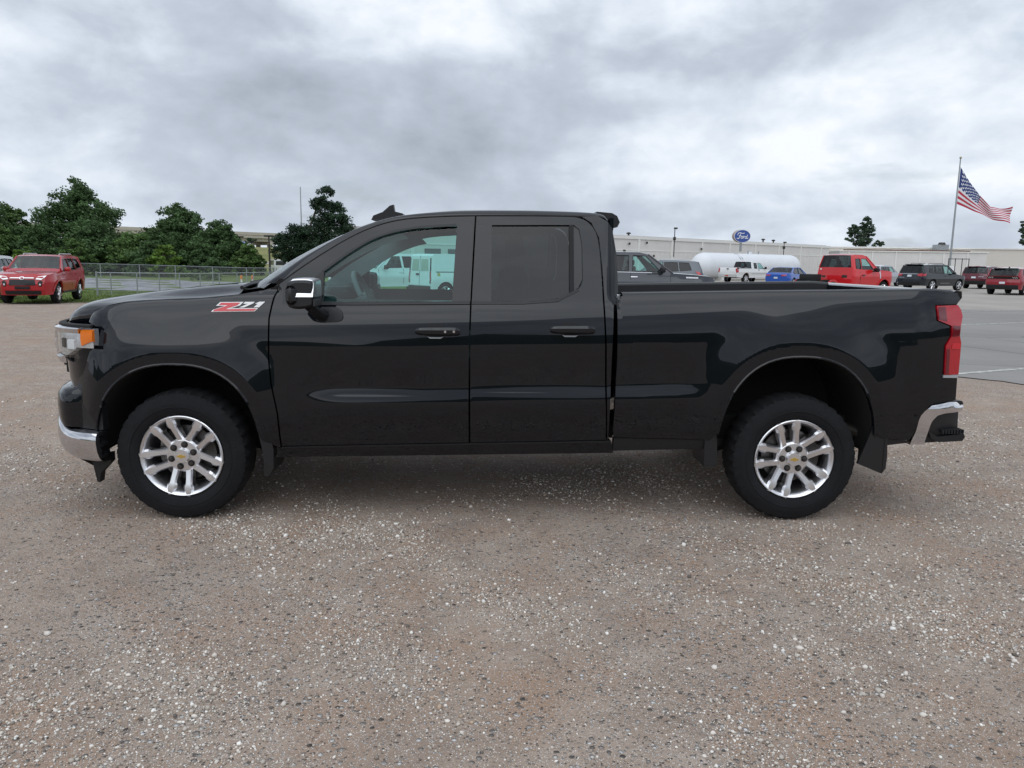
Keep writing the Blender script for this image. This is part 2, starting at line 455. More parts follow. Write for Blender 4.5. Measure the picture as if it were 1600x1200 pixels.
# asphalt
asphalt, t_, b_, noise, vor, mix, rng_, math_, ramp_, bump = nodes_of('asphalt', 0.85)
a1 = ramp_(noise(0.35, 6, 0.6, 0.3), [(0.3, (0.205,0.195,0.184)), (0.7, (0.290,0.277,0.262))])
a2 = mix(rng_(noise(90.0, 2), 0.45, 0.7, 0, 0.35), a1, (0.33, 0.32, 0.31))
cr1 = rng_(vor(0.22, 'Distance', 'DISTANCE_TO_EDGE'), 0.0, 0.006, 0.7, 0.0)
t_.links.new(mix(cr1, a2, (0.06, 0.058, 0.056)), b_.inputs['Base Color']); bump(noise(120.0, 3), 0.4, 0.004)
concrete, t_, b_, noise, vor, mix, rng_, math_, ramp_, bump = nodes_of('concrete', 0.9)
a1 = ramp_(noise(0.25, 6, 0.6, 0.3), [(0.3, (0.30,0.275,0.245)), (0.7, (0.40,0.372,0.335))])
t_.links.new(a1, b_.inputs['Base Color'])
grass_m, t_, b_, noise, vor, mix, rng_, math_, ramp_, bump = nodes_of('lawn_grass', 0.9)
a1 = ramp_(noise(0.35, 6, 0.65, 0.4), [(0.30, (0.085,0.125,0.030)), (0.55, (0.130,0.185,0.045)), (0.75, (0.185,0.215,0.075))])
a1 = mix(rng_(noise(14.0, 4), 0.4, 0.7, 0, 0.5), a1, (0.06, 0.105, 0.022))
t_.links.new(a1, b_.inputs['Base Color']); bump(noise(18.0, 4), 0.7, 0.08)
dry_m, t_, b_, noise, vor, mix, rng_, math_, ramp_, bump = nodes_of('hill_grass', 0.9)
a1 = ramp_(noise(0.06, 6, 0.65, 0.4), [(0.30, (0.13,0.15,0.045)), (0.55, (0.22,0.215,0.085)), (0.75, (0.30,0.255,0.13))])
t_.links.new(a1, b_.inputs['Base Color'])
liner_m, t_, b_, noise, vor, mix, rng_, math_, ramp_, bump = nodes_of('stone_ditch', 0.85)
a1 = ramp_(noise(0.8, 6, 0.7, 1.6), [(0.32, (0.12,0.125,0.14)), (0.50, (0.27,0.28,0.30)), (0.7, (0.42,0.425,0.43))])
t_.links.new(a1, b_.inputs['Base Color']); bump(noise(2.0, 5), 0.8, 0.3)
line_paint, t_, b_, noise, vor, mix, rng_, math_, ramp_, bump = nodes_of('line_paint', 0.85)
t_.links.new(mix(rng_(noise(7.0, 6, 0.7), 0.44, 0.60, 0.0, 0.85), (0.56, 0.55, 0.52), (0.21, 0.205, 0.20)), b_.inputs['Base Color'])

def sinh_axis(lo, hi, n, c, s):
    t = np.linspace(math.asinh((lo-c)/s), math.asinh((hi-c)/s), n)
    return c+s*np.sinh(t)
gx = sinh_axis(-900, 900, 90, -8, 12); gy = sinh_axis(-500, 1500, 90, 14, 14)
MB().grid([[(x, y, float(gz(x, y))) for x in gx] for y in gy]).build('ground', gravel)
tag(bpy.data.objects['ground'], 'brown gravel and packed dirt of the parking lot', kind='structure')
def sheet(name, poly, mt, dz, step=None, label=None, zf=None):
    V, F, LI = tri_patch(poly, (), step or 1e3)
    mb = MB(); mb.add([(x, y, float(gz(x, y))+dz+(0 if zf is None else zf(x, y))) for x, y in V], [tuple(f) for f in F])
    o = mb.build(name, mt, smooth=True, angle=180); tag(o, label, kind='structure'); return o
EDX, EDY = 0.6, -0.8
asp = [(8.98-13*EDX, 6.05-13*EDY), (8.98, 6.05), (8.98+8*EDX, 6.05+8*EDY), (26, -9), (140, -9), (140, 24.0), (2.5, 24.0)]
# ragged broken edge of the paving
rag = []
for i in range(len(asp)):
    a, b2 = np.array(asp[i]), np.array(asp[(i+1) % len(asp)])
    n_ = 60 if i in (0, 1) else 1
    for j in range(n_):
        p = a+(b2-a)*j/n_
        if n_ > 1 and j: p = p+rng.normal(0, 0.05, 2)
        rag.append(tuple(p))
sheet('asphalt_lot', rag, asphalt, 0.012, label='worn grey asphalt of the parking lot')
sheet('concrete_apron', [(2.5, 24.03), (140, 24.03), (200, 200), (14, 200), (2.5, 60)], concrete, 0.010, label='pale concrete apron in front of the white building')
sd_ = np.array([0.911, 0.412]); sn = np.array([-sd_[1], sd_[0]])
for (x0, y0, ln) in ((8.72, 6.55, 5.2), (14.2, 16.0, 5.5), (18.6, 22.6, 3.2)):
    p = np.array([x0, y0])
    a = [p-sn*0.055, p+sd_*ln-sn*0.055, p+sd_*ln+sn*0.055, p+sn*0.055]
    sheet('parking_line', [tuple(q) for q in a], line_paint, 0.016, label='faded white parking line')
# lawn beyond the gravel on the fence side
lawn = [(-420, 18), (-60, 19), (-30, 22.0), (-19, 24.0), (-15.5, 25.6), (-13.9, 27.2), (-12.5, 29.3), (-9.5, 32.5), (-4, 36.5), (1.5, 42), (2.0, 62), (8, 90), (-5, 130), (-420, 130)]
rag = []
for i in range(len(lawn)):
    a, b2 = np.array(lawn[i]), np.array(lawn[(i+1) % len(lawn)])
    n_ = max(1, int(np.linalg.norm(b2-a)/0.35)) if 3 <= i <= 8 else 1
    for j in range(n_):
        p = a+(b2-a)*j/n_
        if n_ > 1 and j: p = p+rng.normal(0, 0.10, 2)
        rag.append(tuple(p))
sheet('lawn', rag, grass_m, 0.012, step=6.0, label='mown green lawn by the chain link fence')
sheet('ditch_lining', [(-95, 70), (-40, 47.5), (-28, 41.5), (-18, 40.8), (-6, 40.5), (-4, 47), (-14, 56), (-26, 62), (-60, 74), (-95, 90)], liner_m, 0.03, step=2.5, label='grey stone lining of the drainage ditch', zf=lambda x, y: 0.05*math.sin(x*1.7+y*0.9))
# embankment that carries the road
ex = np.linspace(-330, 3, 60); ey = np.linspace(104, 420, 46)
def emb(x, y):
    return -0.6+4.6*ss(108, 165, y)+1.5*ss(-110, -50, x)*0+0.25*math.sin(x*0.05)
MB().grid([[(x, y, emb(x, y)) for x in ex] for y in ey]).build('hills', dry_m)
tag(bpy.data.objects['hills'], 'grassy embankment below the overpass', kind='structure')
def strip(name, y0, y1, x0, x1, mt, label):
    xs = np.linspace(x0, x1, 40)
    MB().grid([[(x, y, float(emb(x, y))+0.06) for x in xs] for y in np.linspace(y0, y1, 4)]).build(name, mt)
    o = bpy.data.objects[name]; tag(o, label, kind='structure')
strip('path', 128, 132, -120, 20, concrete, 'pale path crossing the embankment')
strip('road', 172, 184, -200, 60, asphalt, 'dark road along the top of the embankment')
# wooded rise behind the photographer: only its mirror image shows, in the paintwork
hx = np.linspace(-160, 170, 140)
rows = []
for y, k in ((-46, 0), (-50, 0.75), (-54, 1.0), (-66, 0.9), (-90, 0)):
    rows.append([(x, y+rng.normal(0, 0.8), -0.3+k*(5.2+2.0*math.sin(x*0.11)+1.5*math.sin(x*0.29+1)+rng.normal(0, 0.5))) for x in hx])
MB().grid(rows, flip=True).build('terrain', mat('woods_green', (0.035, 0.065, 0.028), 0.95, vary=0.3, vscale=0.4, bump=0.5, bscale=1.0))
tag(bpy.data.objects['terrain'], 'wooded rise behind the camera', kind='structure')

# loose stones lying on the lot near the camera: real geometry, too many to count
def pebbles():
    ico = np.array([(0,-0.526,0.851),(0,0.526,0.851),(0,0.526,-0.851),(0,-0.526,-0.851),(0.851,0,0.526),(-0.851,0,0.526),(-0.851,0,-0.526),(0.851,0,-0.526),(-0.526,0.851,0),(0.526,0.851,0),(0.526,-0.851,0),(-0.526,-0.851,0)])
    fc = []
    from itertools import combinations
    for a, b, c in combinations(range(12), 3):
        if all(np.linalg.norm(ico[p]-ico[q]) < 1.1 for p, q in ((a,b),(b,c),(a,c))):
            n = np.cross(ico[b]-ico[a], ico[c]-ico[a]); fc.append((a, b, c) if n.dot(ico[a]) > 0 else (a, c, b))
    fc = np.array(fc)
    n = 95000
    # points by distance from the camera, thinning outward; patchy cover
    r = 1.6+8.8*rng.random(n*3)**1.15; th = rng.uniform(-0.80, 0.80, n*3)
    x = CAM.x+r*np.sin(th); y = CAM.y+r*np.cos(th)
    f = 0.5+0.25*np.sin(x*2.3+1.7*np.sin(y*1.9))+0.25*np.sin(y*3.1+2.1*np.sin(x*1.4+0.5))+0.18*np.sin(x*7.1+y*5.3)
    k = rng.random(n*3) < np.clip(f, 0.10, 1)**2.0; k &= ~((y > 0.0) & (y < 2.1) & (x > -0.9) & (x < 4.8) & (rng.random(n*3) < 0.5))
    k &= rng.random(n*3) < np.clip((10.6-r)/5.0, 0, 1)
    k &= (x-8.98)*0.8+(y-6.05)*0.6 < 0
    x, y, r = x[k][:n], y[k][:n], r[k][:n]; n = len(x)
    s = 0.0027*np.exp(rng.normal(0, 0.42, n))*(1+0.11*(r-2)); big = rng.random(n) < 0.012; s[big] *= 1.9
    s = np.minimum(s, 0.0125)
    var = ico[None]*(1+rng.normal(0, 0.16, (n, 12, 1)))
    sc = np.stack([rng.uniform(0.8, 1.5, n), rng.uniform(0.7, 1.2, n), rng.uniform(0.55, 1.0, n)], 1)
    var = var*sc[:, None, :]*s[:, None, None]
    a = rng.uniform(0, 6.28, n); ca, sa = np.cos(a), np.sin(a)
    X = var[..., 0]*ca[:, None]-var[..., 1]*sa[:, None]+x[:, None]; Y = var[..., 0]*sa[:, None]+var[..., 1]*ca[:, None]+y[:, None]
    Z = var[..., 2]+(s*sc[:, 2]*0.5)[:, None]
    V = np.stack([X, Y, Z], -1).reshape(-1, 3)
    Fa = (fc[None]+(np.arange(n)*12)[:, None, None]).reshape(-1, 3)
    me = bpy.data.meshes.new('gravel_stones')
    me.vertices.add(len(V)); me.vertices.foreach_set('co', V.ravel()); me.loops.add(Fa.size); me.loops.foreach_set('vertex_index', Fa.ravel().astype(np.int32))
    me.polygons.add(len(Fa)); me.polygons.foreach_set('loop_start', (np.arange(len(Fa))*3).astype(np.int32)); me.update(calc_edges=True)
    pal = np.array([(0.142,0.128,0.121),(0.284,0.248,0.220),(0.426,0.391,0.355),(0.511,0.483,0.454),(0.682,0.653,0.625),(0.800,0.800,0.795),(0.426,0.334,0.263)])
    pick = np.array([1.04, 1.0, 0.94])*pal[rng.choice(7, n, p=[0.04,0.08,0.17,0.25,0.26,0.13,0.07])]*rng.uniform(0.85, 1.1, (n, 1))
    ca_ = me.color_attributes.new('stone', 'FLOAT_COLOR', 'POINT')
    ca_.data.foreach_set('color', np.concatenate([np.repeat(pick, 12, 0), np.ones((n*12, 1))], 1).ravel())
    mt, t, b = new_mat('loose_stone'); b.inputs['Roughness'].default_value = 0.9
    at = t.nodes.new('ShaderNodeAttribute'); at.attribute_name = 'stone'; t.links.new(at.outputs['Color'], b.inputs['Base Color'])
    me.materials.append(mt)
    o = bpy.data.objects.new('gravel_stones', me); COL.objects.link(o)
    tag(o, 'loose pale stones scattered over the gravel lot', 'gravel', kind='stuff')
pebbles()
def blades():
    n = 26000
    x = rng.uniform(-34, 0, n*2); y = 23.5+16*rng.random(n*2)**1.3
    k = inside(np.array(lawn), np.stack([x, y], 1)); x, y = x[k][:n], y[k][:n]; n = len(x)
    h = rng.uniform(0.03, 0.11, n); w = rng.uniform(0.010, 0.022, n); a = rng.uniform(0, 6.28, n)
    z = gz(x, y)+0.012
    V = np.stack([np.stack([x-w*np.cos(a), y-w*np.sin(a), z], 1), np.stack([x+w*np.cos(a), y+w*np.sin(a), z], 1), np.stack([x+rng.normal(0, 0.03, n), y+rng.normal(0, 0.03, n), z+h], 1)], 1).reshape(-1, 3)
    me = bpy.data.meshes.new('grass'); me.from_pydata(V.tolist(), [], np.arange(n*3).reshape(-1, 3).tolist()); me.materials.append(grass_m)
    o = bpy.data.objects.new('grass', me); COL.objects.link(o); tag(o, 'short grass blades of the lawn', 'grass', kind='stuff')
blades()

# ================================================================== the black pickup
YC = 1.03
RL = np.array([1.9, YC, 0.0])
truck = empty('pickup_truck', tuple(RL), 0, 'glossy black extended cab pickup truck with silver wheels and chrome bumpers on gravel', 'pickup truck')
RAKE = 0.0255
prof = pchip([0.36,0.42,0.50,0.60,0.70,0.735,0.775,0.815,0.84,0.90,0.98,1.06,1.12,1.18,1.24,1.30,1.345,1.385,1.42],
             [0.080,0.056,0.040,0.0265,0.0150,0.0130,0.0170,0.0255,0.0285,0.0280,0.0262,0.0260,0.0285,0.0345,0.0445,0.0600,0.0770,0.1000,0.1450])
flat = pchip([0.36,0.42,0.50,0.60,0.70,0.80,0.90,0.98,1.06,1.12,1.18,1.24,1.30,1.345,1.385,1.42],
             [0.080,0.056,0.040,0.027,0.0195,0.0195,0.0210,0.0230,0.0260,0.0285,0.0345,0.0445,0.0600,0.0770,0.1000,0.1450])
house = pchip([1.30,1.36,1.50,1.70,1.86,1.95],[0.066,0.083,0.122,0.182,0.236,0.275])
ftop = pchip([-0.80,-0.62,-0.547,-0.517,-0.436,-0.251,0.142,0.387,0.62],[1.15,1.175,1.205,1.245,1.285,1.322,1.345,1.372,1.405])
def arch_rho(x, z, xc, a, b):
    return (np.abs((x-xc)/a)**2.4 + np.abs(np.maximum(z-0.395, 0)/b)**2.4)**(1/2.4)
_rr = np.linspace(1.0, 1.7, 281)
_sl = ss(1.56, 1.30, _rr)*ss(1.105, 1.150, _rr)
_fl = np.cumsum(_sl[::-1])[::-1]; _fl /= _fl[0]
def yside(x, z):
    x = np.asarray(x, float); z = np.asarray(z, float)
    zp = z - RAKE*(x-1.7)
    # front fender rolls over earlier, where the bonnet line drops
    drop = np.where(x < 0.62, np.maximum(0, 1.40-(ftop(np.clip(x, -0.8, 0.62))-RAKE*(x-1.7))), 0)
    zz = zp + drop*ss(0.85, 1.22, zp+drop)
    # lower ledge runs along the doors and dies out towards both arches
    lg = ss(0.62, 0.98, x)*ss(3.22, 2.98, x); zz = np.minimum(zz, 1.42)
    low = flat(zz)+lg*(prof(zz)-flat(zz))
    for xc, a, b in ((0.0, 0.49, 0.565), (3.735, 0.495, 0.645)):
        rho = arch_rho(x, z, xc, a, b)
        low = low - 0.021*np.interp(rho, _rr, _fl)*ss(0.30, 0.55, z)
    y = np.where((x > 0.60) & (x < 2.63), low+(house(zp)-low)*ss(1.285, 1.345, zp), low)
    y = y + np.where(x < -0.30, 0.30*(np.maximum(0, -0.30-x)/0.5)**2.5, 0)
    y = y + np.where(x > 4.40, 0.030*(np.maximum(0, x-4.40)/0.3)**2, 0)
    y = y + np.where((x > 2.54) & (x < 2.64), 0.03*(np.maximum(0, x-2.54)/0.08)**2*ss(1.25,1.4,z), 0)
    return y
def tpanel(name, outer, holes, mt, parent=truck, off=0.0, step=0.035, flange=0.03, sides=(-1, 1)):
    return panel(name, outer, holes, mt, parent, yside, off, step, flange, sides, YC, RL)
def tb(mb, name, mt, parent=truck, both=False, **kw):
    r = [mb.build(name, mt, parent if not isinstance(parent, (list, tuple)) else parent[0], origin=RL, **kw)]
    if both: r.append(mb.build(name, mt, parent if not isinstance(parent, (list, tuple)) else parent[1], origin=RL, mirror=YC, **kw))
    return r
def arch_pts(xc, a, b, z0, n=26, rev=False, grow=1.0):
    """points along the wheel arch from the front foot over the top to the rear foot"""
    out_ = []
    t0 = math.asin(min(1, ((z0-0.395)/(b*grow))**(2.4/2)))
    for i in range(n+1):
        t = math.pi - t0 - (math.pi-2*t0)*i/n
        c, s_ = math.cos(t), math.sin(t)
        out_.append((xc+a*grow*math.copysign(abs(c)**(2/2.4), c), 0.395+b*grow*abs(s_)**(2/2.4)))
    return out_[::-1] if rev else out_

# --- front fender
fa = arch_pts(0.0, 0.49, 0.565, 0.57)
fender_out = [(-0.655,0.80),(-0.47,0.60)] + fa + [(0.500,0.50),(0.600,0.455)] + \
    [(0.590,0.669),(0.557,0.849),(0.545,0.986),(0.549,1.232),(0.569,1.353),(0.590,1.422)] + \
    [(0.50,1.392),(0.387,1.371),(0.142,1.345),(-0.05,1.336),(-0.251,1.322),(-0.436,1.285),(-0.510,1.245),(-0.530,1.195),(-0.448,1.165),(-0.455,1.10),(-0.50,1.055),(-0.56,1.025),(-0.675,0.985),(-0.665,0.90)]
fenders = tpanel('front_fender', fender_out, (), black_paint, step=0.014)
# --- doors
fd_top = smooth_poly([(0.605,1.431),(0.792,1.568),(1.003,1.702),(1.170,1.779),(1.336,1.821),(1.558,1.840),(1.757,1.848)], 4)
fd_out = [(0.609,0.464),(0.599,0.669),(0.566,0.849),(0.554,0.986),(0.559,1.232),(0.580,1.353)] + fd_top + [(1.734,1.348),(1.729,1.163),(1.728,0.815),(1.730,0.491)]
fw_top = smooth_poly([(0.866,1.508),(1.006,1.612),(1.144,1.697),(1.284,1.746),(1.422,1.771),(1.650,1.788)], 4)
fw = [(0.862,1.330)] + fw_top + [(1.626,1.345)]
front_doors = tpanel('front_door', fd_out, (fw,), black_paint, step=0.03)
rd_out = [(1.741,0.491),(1.738,0.815),(1.739,1.163),(1.744,1.348),(1.767,1.848)] + smooth_poly([(2.1,1.853),(2.32,1.853),(2.395,1.845),(2.453,1.812),(2.498,1.730),(2.516,1.551),(2.530,1.281),(2.541,1.087)], 3) + [(2.552,0.749),(2.565,0.512)]
rw_low = smooth_poly([(2.407,1.480),(2.381,1.427),(2.256,1.366),(2.10,1.347),(1.861,1.347)], 4)
rw = [(1.861,1.797),(2.20,1.803),(2.355,1.805),(2.388,1.78),(2.404,1.687)] + rw_low
rear_doors = tpanel('rear_door', rd_out, (rw,), black_paint, step=0.03)
# --- glass (set 12 mm behind the skin) and window trim
fglass = tpanel('window_glass', fw, (), teal_glass, front_doors, off=-0.016, step=0.08, flange=0.004)
rg = [(1.861,1.797),(2.20,1.803),(2.325,1.804),(2.325,1.395),(2.256,1.366),(2.10,1.347),(1.861,1.347)]
tpanel('window_glass', rg, (), tint_glass, rear_doors, off=-0.014, step=0.08, flange=0.004)
tpanel('window_divider', [(2.327,1.397),(2.327,1.804),(2.352,1.804),(2.352,1.413)], (), black_matte, rear_doors, off=0.002, step=0.08, flange=0.03)
tpanel('quarter_trim', [(2.354,1.414),(2.354,1.804),(2.386,1.778),(2.402,1.687),(2.405,1.482),(2.380,1.430)], (), satin_dark, rear_doors, off=-0.008, step=0.06, flange=0.02)
tpanel('pillar_applique', [(1.652,1.790),(1.753,1.796),(1.735,1.345),(1.628,1.343)], (), satin_dark, front_doors, off=0.004, step=0.08, flange=0.008)
tpanel('pillar_applique', [(1.764,1.797),(1.859,1.798),(1.859,1.346),(1.746,1.346)], (), satin_dark, rear_doors, off=0.004, step=0.08, flange=0.008)
tpanel('belt_moulding', [(0.84,1.313),(1.733,1.329),(1.734,1.346),(0.84,1.332)], (), black_trim, front_doors, off=0.008, step=0.06, flange=0.012)
tpanel('belt_moulding', [(1.745,1.329),(2.05,1.333),(2.256,1.350),(2.385,1.415),(2.375,1.425),(2.256,1.366),(2.10,1.348),(1.746,1.346)], (), black_trim, rear_doors, off=0.006, step=0.06, flange=0.012)
tpanel('window_channel', fw_top + [(1.645,1.803),(1.422,1.786),(1.278,1.760),(1.136,1.710),(0.998,1.625),(0.852,1.515)], (), black_trim, front_doors, off=0.004, step=0.06, flange=0.02)
tpanel('sail_panel', [(0.700,1.352),(0.700,1.392),(0.856,1.510),(0.862,1.510),(0.858,1.334),(0.72,1.330)], (), black_trim, front_doors, off=0.004, step=0.06, flange=0.02)
# --- sill, cab corner
tpanel('rocker_panel', [(0.565,0.392),(0.585,0.452),(2.60,0.503),(2.618,0.428)], (), black_paint, off=0.003, flange=0.10)
tpanel('sill_moulding', [(0.605,0.452),(0.607,0.461),(2.598,0.510),(2.598,0.501)], (), black_trim, off=0.010, step=0.1, flange=0.02)
cc = [(2.575,0.516),(2.562,0.749),(2.551,1.087),(2.540,1.281),(2.526,1.551),(2.508,1.732),(2.463,1.820),(2.405,1.856),(2.50,1.862),(2.560,1.83),(2.590,1.787),(2.618,1.621),(2.624,1.414),(2.590,1.32),(2.584,1.0),(2.580,0.516)]
tpanel('cab_corner', cc, (), black_paint, step=0.03, flange=0.05)
# --- cab roof rail and A pillar: ruled surface from door frame to roof / windscreen edge
outer_c = smooth_poly([(0.590,1.430),(0.792,1.577),(1.003,1.710),(1.170,1.787),(1.336,1.829),(1.558,1.848),(1.757,1.856),(2.1,1.861),(2.395,1.860),(2.52,1.858),(2.565,1.83)], 5)
inner_c = smooth_poly([(0.475,0.185,1.412),(0.70,0.205,1.575),(0.93,0.225,1.708),(1.09,0.245,1.779),(1.28,0.285,1.838),(1.55,0.305,1.874),(1.76,0.31,1.886),(2.1,0.31,1.890),(2.4,0.31,1.884),(2.53,0.31,1.868),(2.575,0.30,1.835)], 5)
rows = []
for (xo, zo), (xi, yi, zi) in zip(outer_c, inner_c):
    yo = float(yside(xo, zo))
    row = []
    for k in range(7):
        t = k/6; b = math.sin(t*math.pi)
        row.append((xo+(xi-xo)*t, yo+(yi-yo)*t-0.004*b, zo+(zi-zo)*t+0.012*b))
    rows.append(row)
tb(MB().grid(rows), 'roof_rail', black_paint, both=True)
# door seal line between rail and doors
seal = MB(); seal.tube([(x, float(yside(x, z))+0.006, z-0.003) for x, z in outer_c[:-4]], 0.007, 6)
tb(seal, 'door_seal', black_matte, both=True)
# --- roof
rrow = []
ridx = [i for i, p in enumerate(inner_c) if p[0] >= 1.089]
for i in ridx:
    x, y, z = inner_c[i]; row = []
    hwid = YC-y; cz = 0.028*ss(1.05, 1.5, x)+0.004
    for k in range(17):
        t = -1+2*k/16
        bow = -0.12*(1-abs(t)**3.5)*ss(1.5, 1.05, x)
        row.append((x+bow, YC+t*hwid, z+cz*(1-abs(t)**2.6)))
    rrow.append(row)
tb(MB().grid(rrow), 'roof', black_paint)
hl = [[(p[0], p[1]*1.0, p[2]-0.035) for p in r[1:-1]] for r in rrow]
tb(MB().grid(hl, flip=True), 'headliner', light_int)
# --- windscreen
wrow = []
for i in range(0, ridx[0]+1):
    x, y, z = inner_c[i]; row = []
    s_ = i/max(1, ridx[0])
    for k in range(17):
        t = -1+2*k/16
        bow = -(0.19*(1-s_)+0.12*s_)*(1-abs(t)**3.5)
        row.append((x+bow+0.012, YC+t*(YC-y-0.012), z-0.010+0.006*(1-abs(t)**2.6)))
    wrow.append(row)
tb(MB().grid(wrow), 'windshield', wind_glass)
# --- inner pillar trim, grey
for nm, a, b, mtt in (('pillar_trim', 0, 20, grey_trim),):
    rows = [[(inner_c[i][0]+0.03, inner_c[i][1]+0.03, inner_c[i][2]-0.03), (outer_c[i][0]+0.05, float(yside(*outer_c[i]))+0.05, outer_c[i][1]-0.05)] for i in range(a, b)]
    rows2 = [[(p[0]-0.0, p[1]+0.0, p[2]), (q[0], q[1]+0.02, q[2]-0.06)] for p, q in rows]
    tb(MB().grid(rows2), nm, mtt, both=True)
# --- bonnet
htop = pchip([-0.78,-0.755,-0.731,-0.673,-0.562,-0.398,-0.193,0.080,0.258,0.40],[1.140,1.172,1.215,1.266,1.309,1.339,1.370,1.404,1.418,1.424])
hrow = []
for x in list(np.linspace(-0.545, 0.36, 40)):
    row = []
    ze = float(ftop(x)); ye = float(yside(x, ze))+0.004
    hw_ = YC-ye
    for k in range(41):
        t = -1+2*k/40
        a = abs(t)
        yy = YC+t*hw_
        d = hw_*(1-a)          # distance from the fender edge
        xs = x
        if x < 0.0:            # leading edge bows forward towards the centre
            xs = x-(0.22*(1-a**9)+0.08*(1-a**2))*ss(0.1, -0.545, x)
        zt = float(htop(x-0.21*ss(0.1, -0.545, x)))
        crest = ze+(zt-ze)*ss(0, 0.20, d)
        crest += 0.004*ss(0.25, 0.5, d)-0.010*ss(0.55, 0.8, d)
        row.append((xs, yy, crest))
    hrow.append(row)
# lip at the leading edge
lip = [(p[0]+0.012, p[1]+(YC-p[1])*0.012, p[2]-0.035) for p in hrow[0]]
tb(MB().grid([lip]+hrow), 'hood', black_paint)
cowl = MB()
cr_ = []
for k in range(21):
    t = -1+2*k/20
    cr_.append([(0.345+0.02*abs(t)-0.0, YC+t*0.86, 1.388+0.012*(1-t*t)), (0.47-0.17*(1-t*t), YC+t*0.82, 1.405+0.006*(1-t*t))])
cowl.grid(cr_)
cw = tb(cowl, 'cowl', black_matte)[0]
for yy in (0.45, 1.2):
    tb(MB().tube([(0.36, yy, 1.40), (0.31, yy+0.10, 1.425), (0.285, yy+0.55, 1.43)], 0.011, 6), 'wiper', black_matte)
# raised rear edge of the bonnet over the cowl
tb(MB().tube([(0.362+0.0*k, 0.18+1.70*k/12, 1.405+0.028*math.sin(math.pi*k/12)**0.5) for k in range(13)], 0.012, 6), 'cowl_seal', black_trim)

# --- bed sides
ra_ = arch_pts(3.735, 0.495, 0.645, 0.57)
bed_low = [(2.612,1.308),(2.617,1.0),(2.607,0.60),(2.612,0.53),(3.20,0.520)] + ra_ + [(4.27,0.540),(4.455,0.520),(4.484,0.575),(4.497,0.668),(4.55,0.742),(4.60,0.765),(4.728,0.775)]
lamp_in = [(4.622,0.930),(4.612,1.114),(4.648,1.173),(4.643,1.229),(4.552,1.262),(4.543,1.357)]
bed_out = bed_low + [(4.722,0.925)] + lamp_in + [(4.695,1.365),(4.716,1.395),(4.702,1.428),(4.560,1.441),(3.971,1.427),(3.387,1.414),(2.638,1.394)]
bed_sides = tpanel('bed_side', bed_out, (), black_paint, step=0.0145, flange=0.04)
fuel = [(2.72,0.90),(2.70,0.93),(2.70,1.10),(2.72,1.13),(2.98,1.135),(3.0,1.11),(3.0,0.93),(2.98,0.90)]
tpanel('fuel_door', fuel, (), black_paint, bed_sides, off=0.0025, step=0.04, flange=0.004, sides=(-1,))
# rail caps and inner walls, floor, bulkhead, tailgate
def rail_z(x): return float(np.interp(x, [2.638,3.387,3.971,4.560,4.70],[1.394,1.414,1.427,1.441,1.431]))
xs_ = np.linspace(2.645, 4.68, 30)
rows = []
for x in xs_:
    z = rail_z(x); y = float(yside(x, z-0.002))
    rows.append([(x, y+0.0, z-0.003), (x, y+0.012, z+0.008), (x, y+0.05, z+0.013), (x, y+0.09, z+0.010), (x, y+0.105, z-0.004), (x, y+0.107, z-0.05), (x, y+0.13, z-0.06), (x, y+0.13, 1.065 if abs(x-3.735) < 0.56 else 0.93)])
tb(MB().grid(rows), 'bed_rail', black_trim, both=True)
bf = MB().box(2.645, 4.68, 0.70, 1.36, 0.86, 0.93)
for ya, yb in ((0.2, 0.70), (1.36, 1.86)):
    bf.box(2.645, 3.21, ya, yb, 0.86, 0.93); bf.box(4.26, 4.68, ya, yb, 0.86, 0.93)
tb(bf, 'bed_floor', black_matte)
tb(MB().box(2.632, 2.672, 0.11, 1.95, 0.55, 1.385, bev=0.01), 'bed_bulkhead', black_paint)
tg = MB().prism([(4.665,0.775),(4.665,1.425),(4.71,1.443),(4.745,1.438),(4.75,1.40),(4.722,1.36),(4.738,0.78)], 'y', 0.135, 1.925)
tg_o = tb(tg, 'tailgate', black_paint)[0]
tb(MB().box(4.73, 4.75, 0.88, 1.18, 1.22, 1.30, bev=0.006), 'tailgate_handle', black_trim, tg_o)
# --- tail lamps: body wraps round the corner
lamp_poly = [(4.624,0.936)]+[(4.618,1.112),(4.652,1.170),(4.648,1.233),(4.557,1.266),(4.549,1.352),(4.690,1.358),(4.712,1.33),(4.722,1.29),(4.712,1.235),(4.708,1.175),(4.722,1.13),(4.722,0.936)]
tls = tpanel('tail_lamp', lamp_poly, (), red_lens, off=0.010, step=0.03, flange=0.10)
tpanel('lamp_lens', [(4.560,1.272),(4.556,1.345),(4.604,1.347),(4.612,1.262)], (), dark_red_lens, tls, off=0.014, step=0.03, flange=0.004)
tpanel('lamp_lens', [(4.655,1.168),(4.655,1.235),(4.706,1.232),(4.704,1.172)], (), dark_red_lens, tls, off=0.014, step=0.03, flange=0.004)
tpanel('lamp_lens', [(4.628,0.942),(4.624,1.095),(4.645,1.092),(4.650,0.942)], (), dark_red_lens, tls, off=0.0135, step=0.03, flange=0.003)
tpanel('lamp_lens', [(4.655,1.095),(4.66,1.13),(4.715,1.128),(4.718,1.09)], (), badge_red, tls, off=0.0135, step=0.03, flange=0.003)
tpanel('lamp_trim', [(4.616,0.918),(4.620,0.933),(4.722,0.933),(4.722,0.915)], (), silver_paint, tls, off=0.010, step=0.03, flange=0.02)

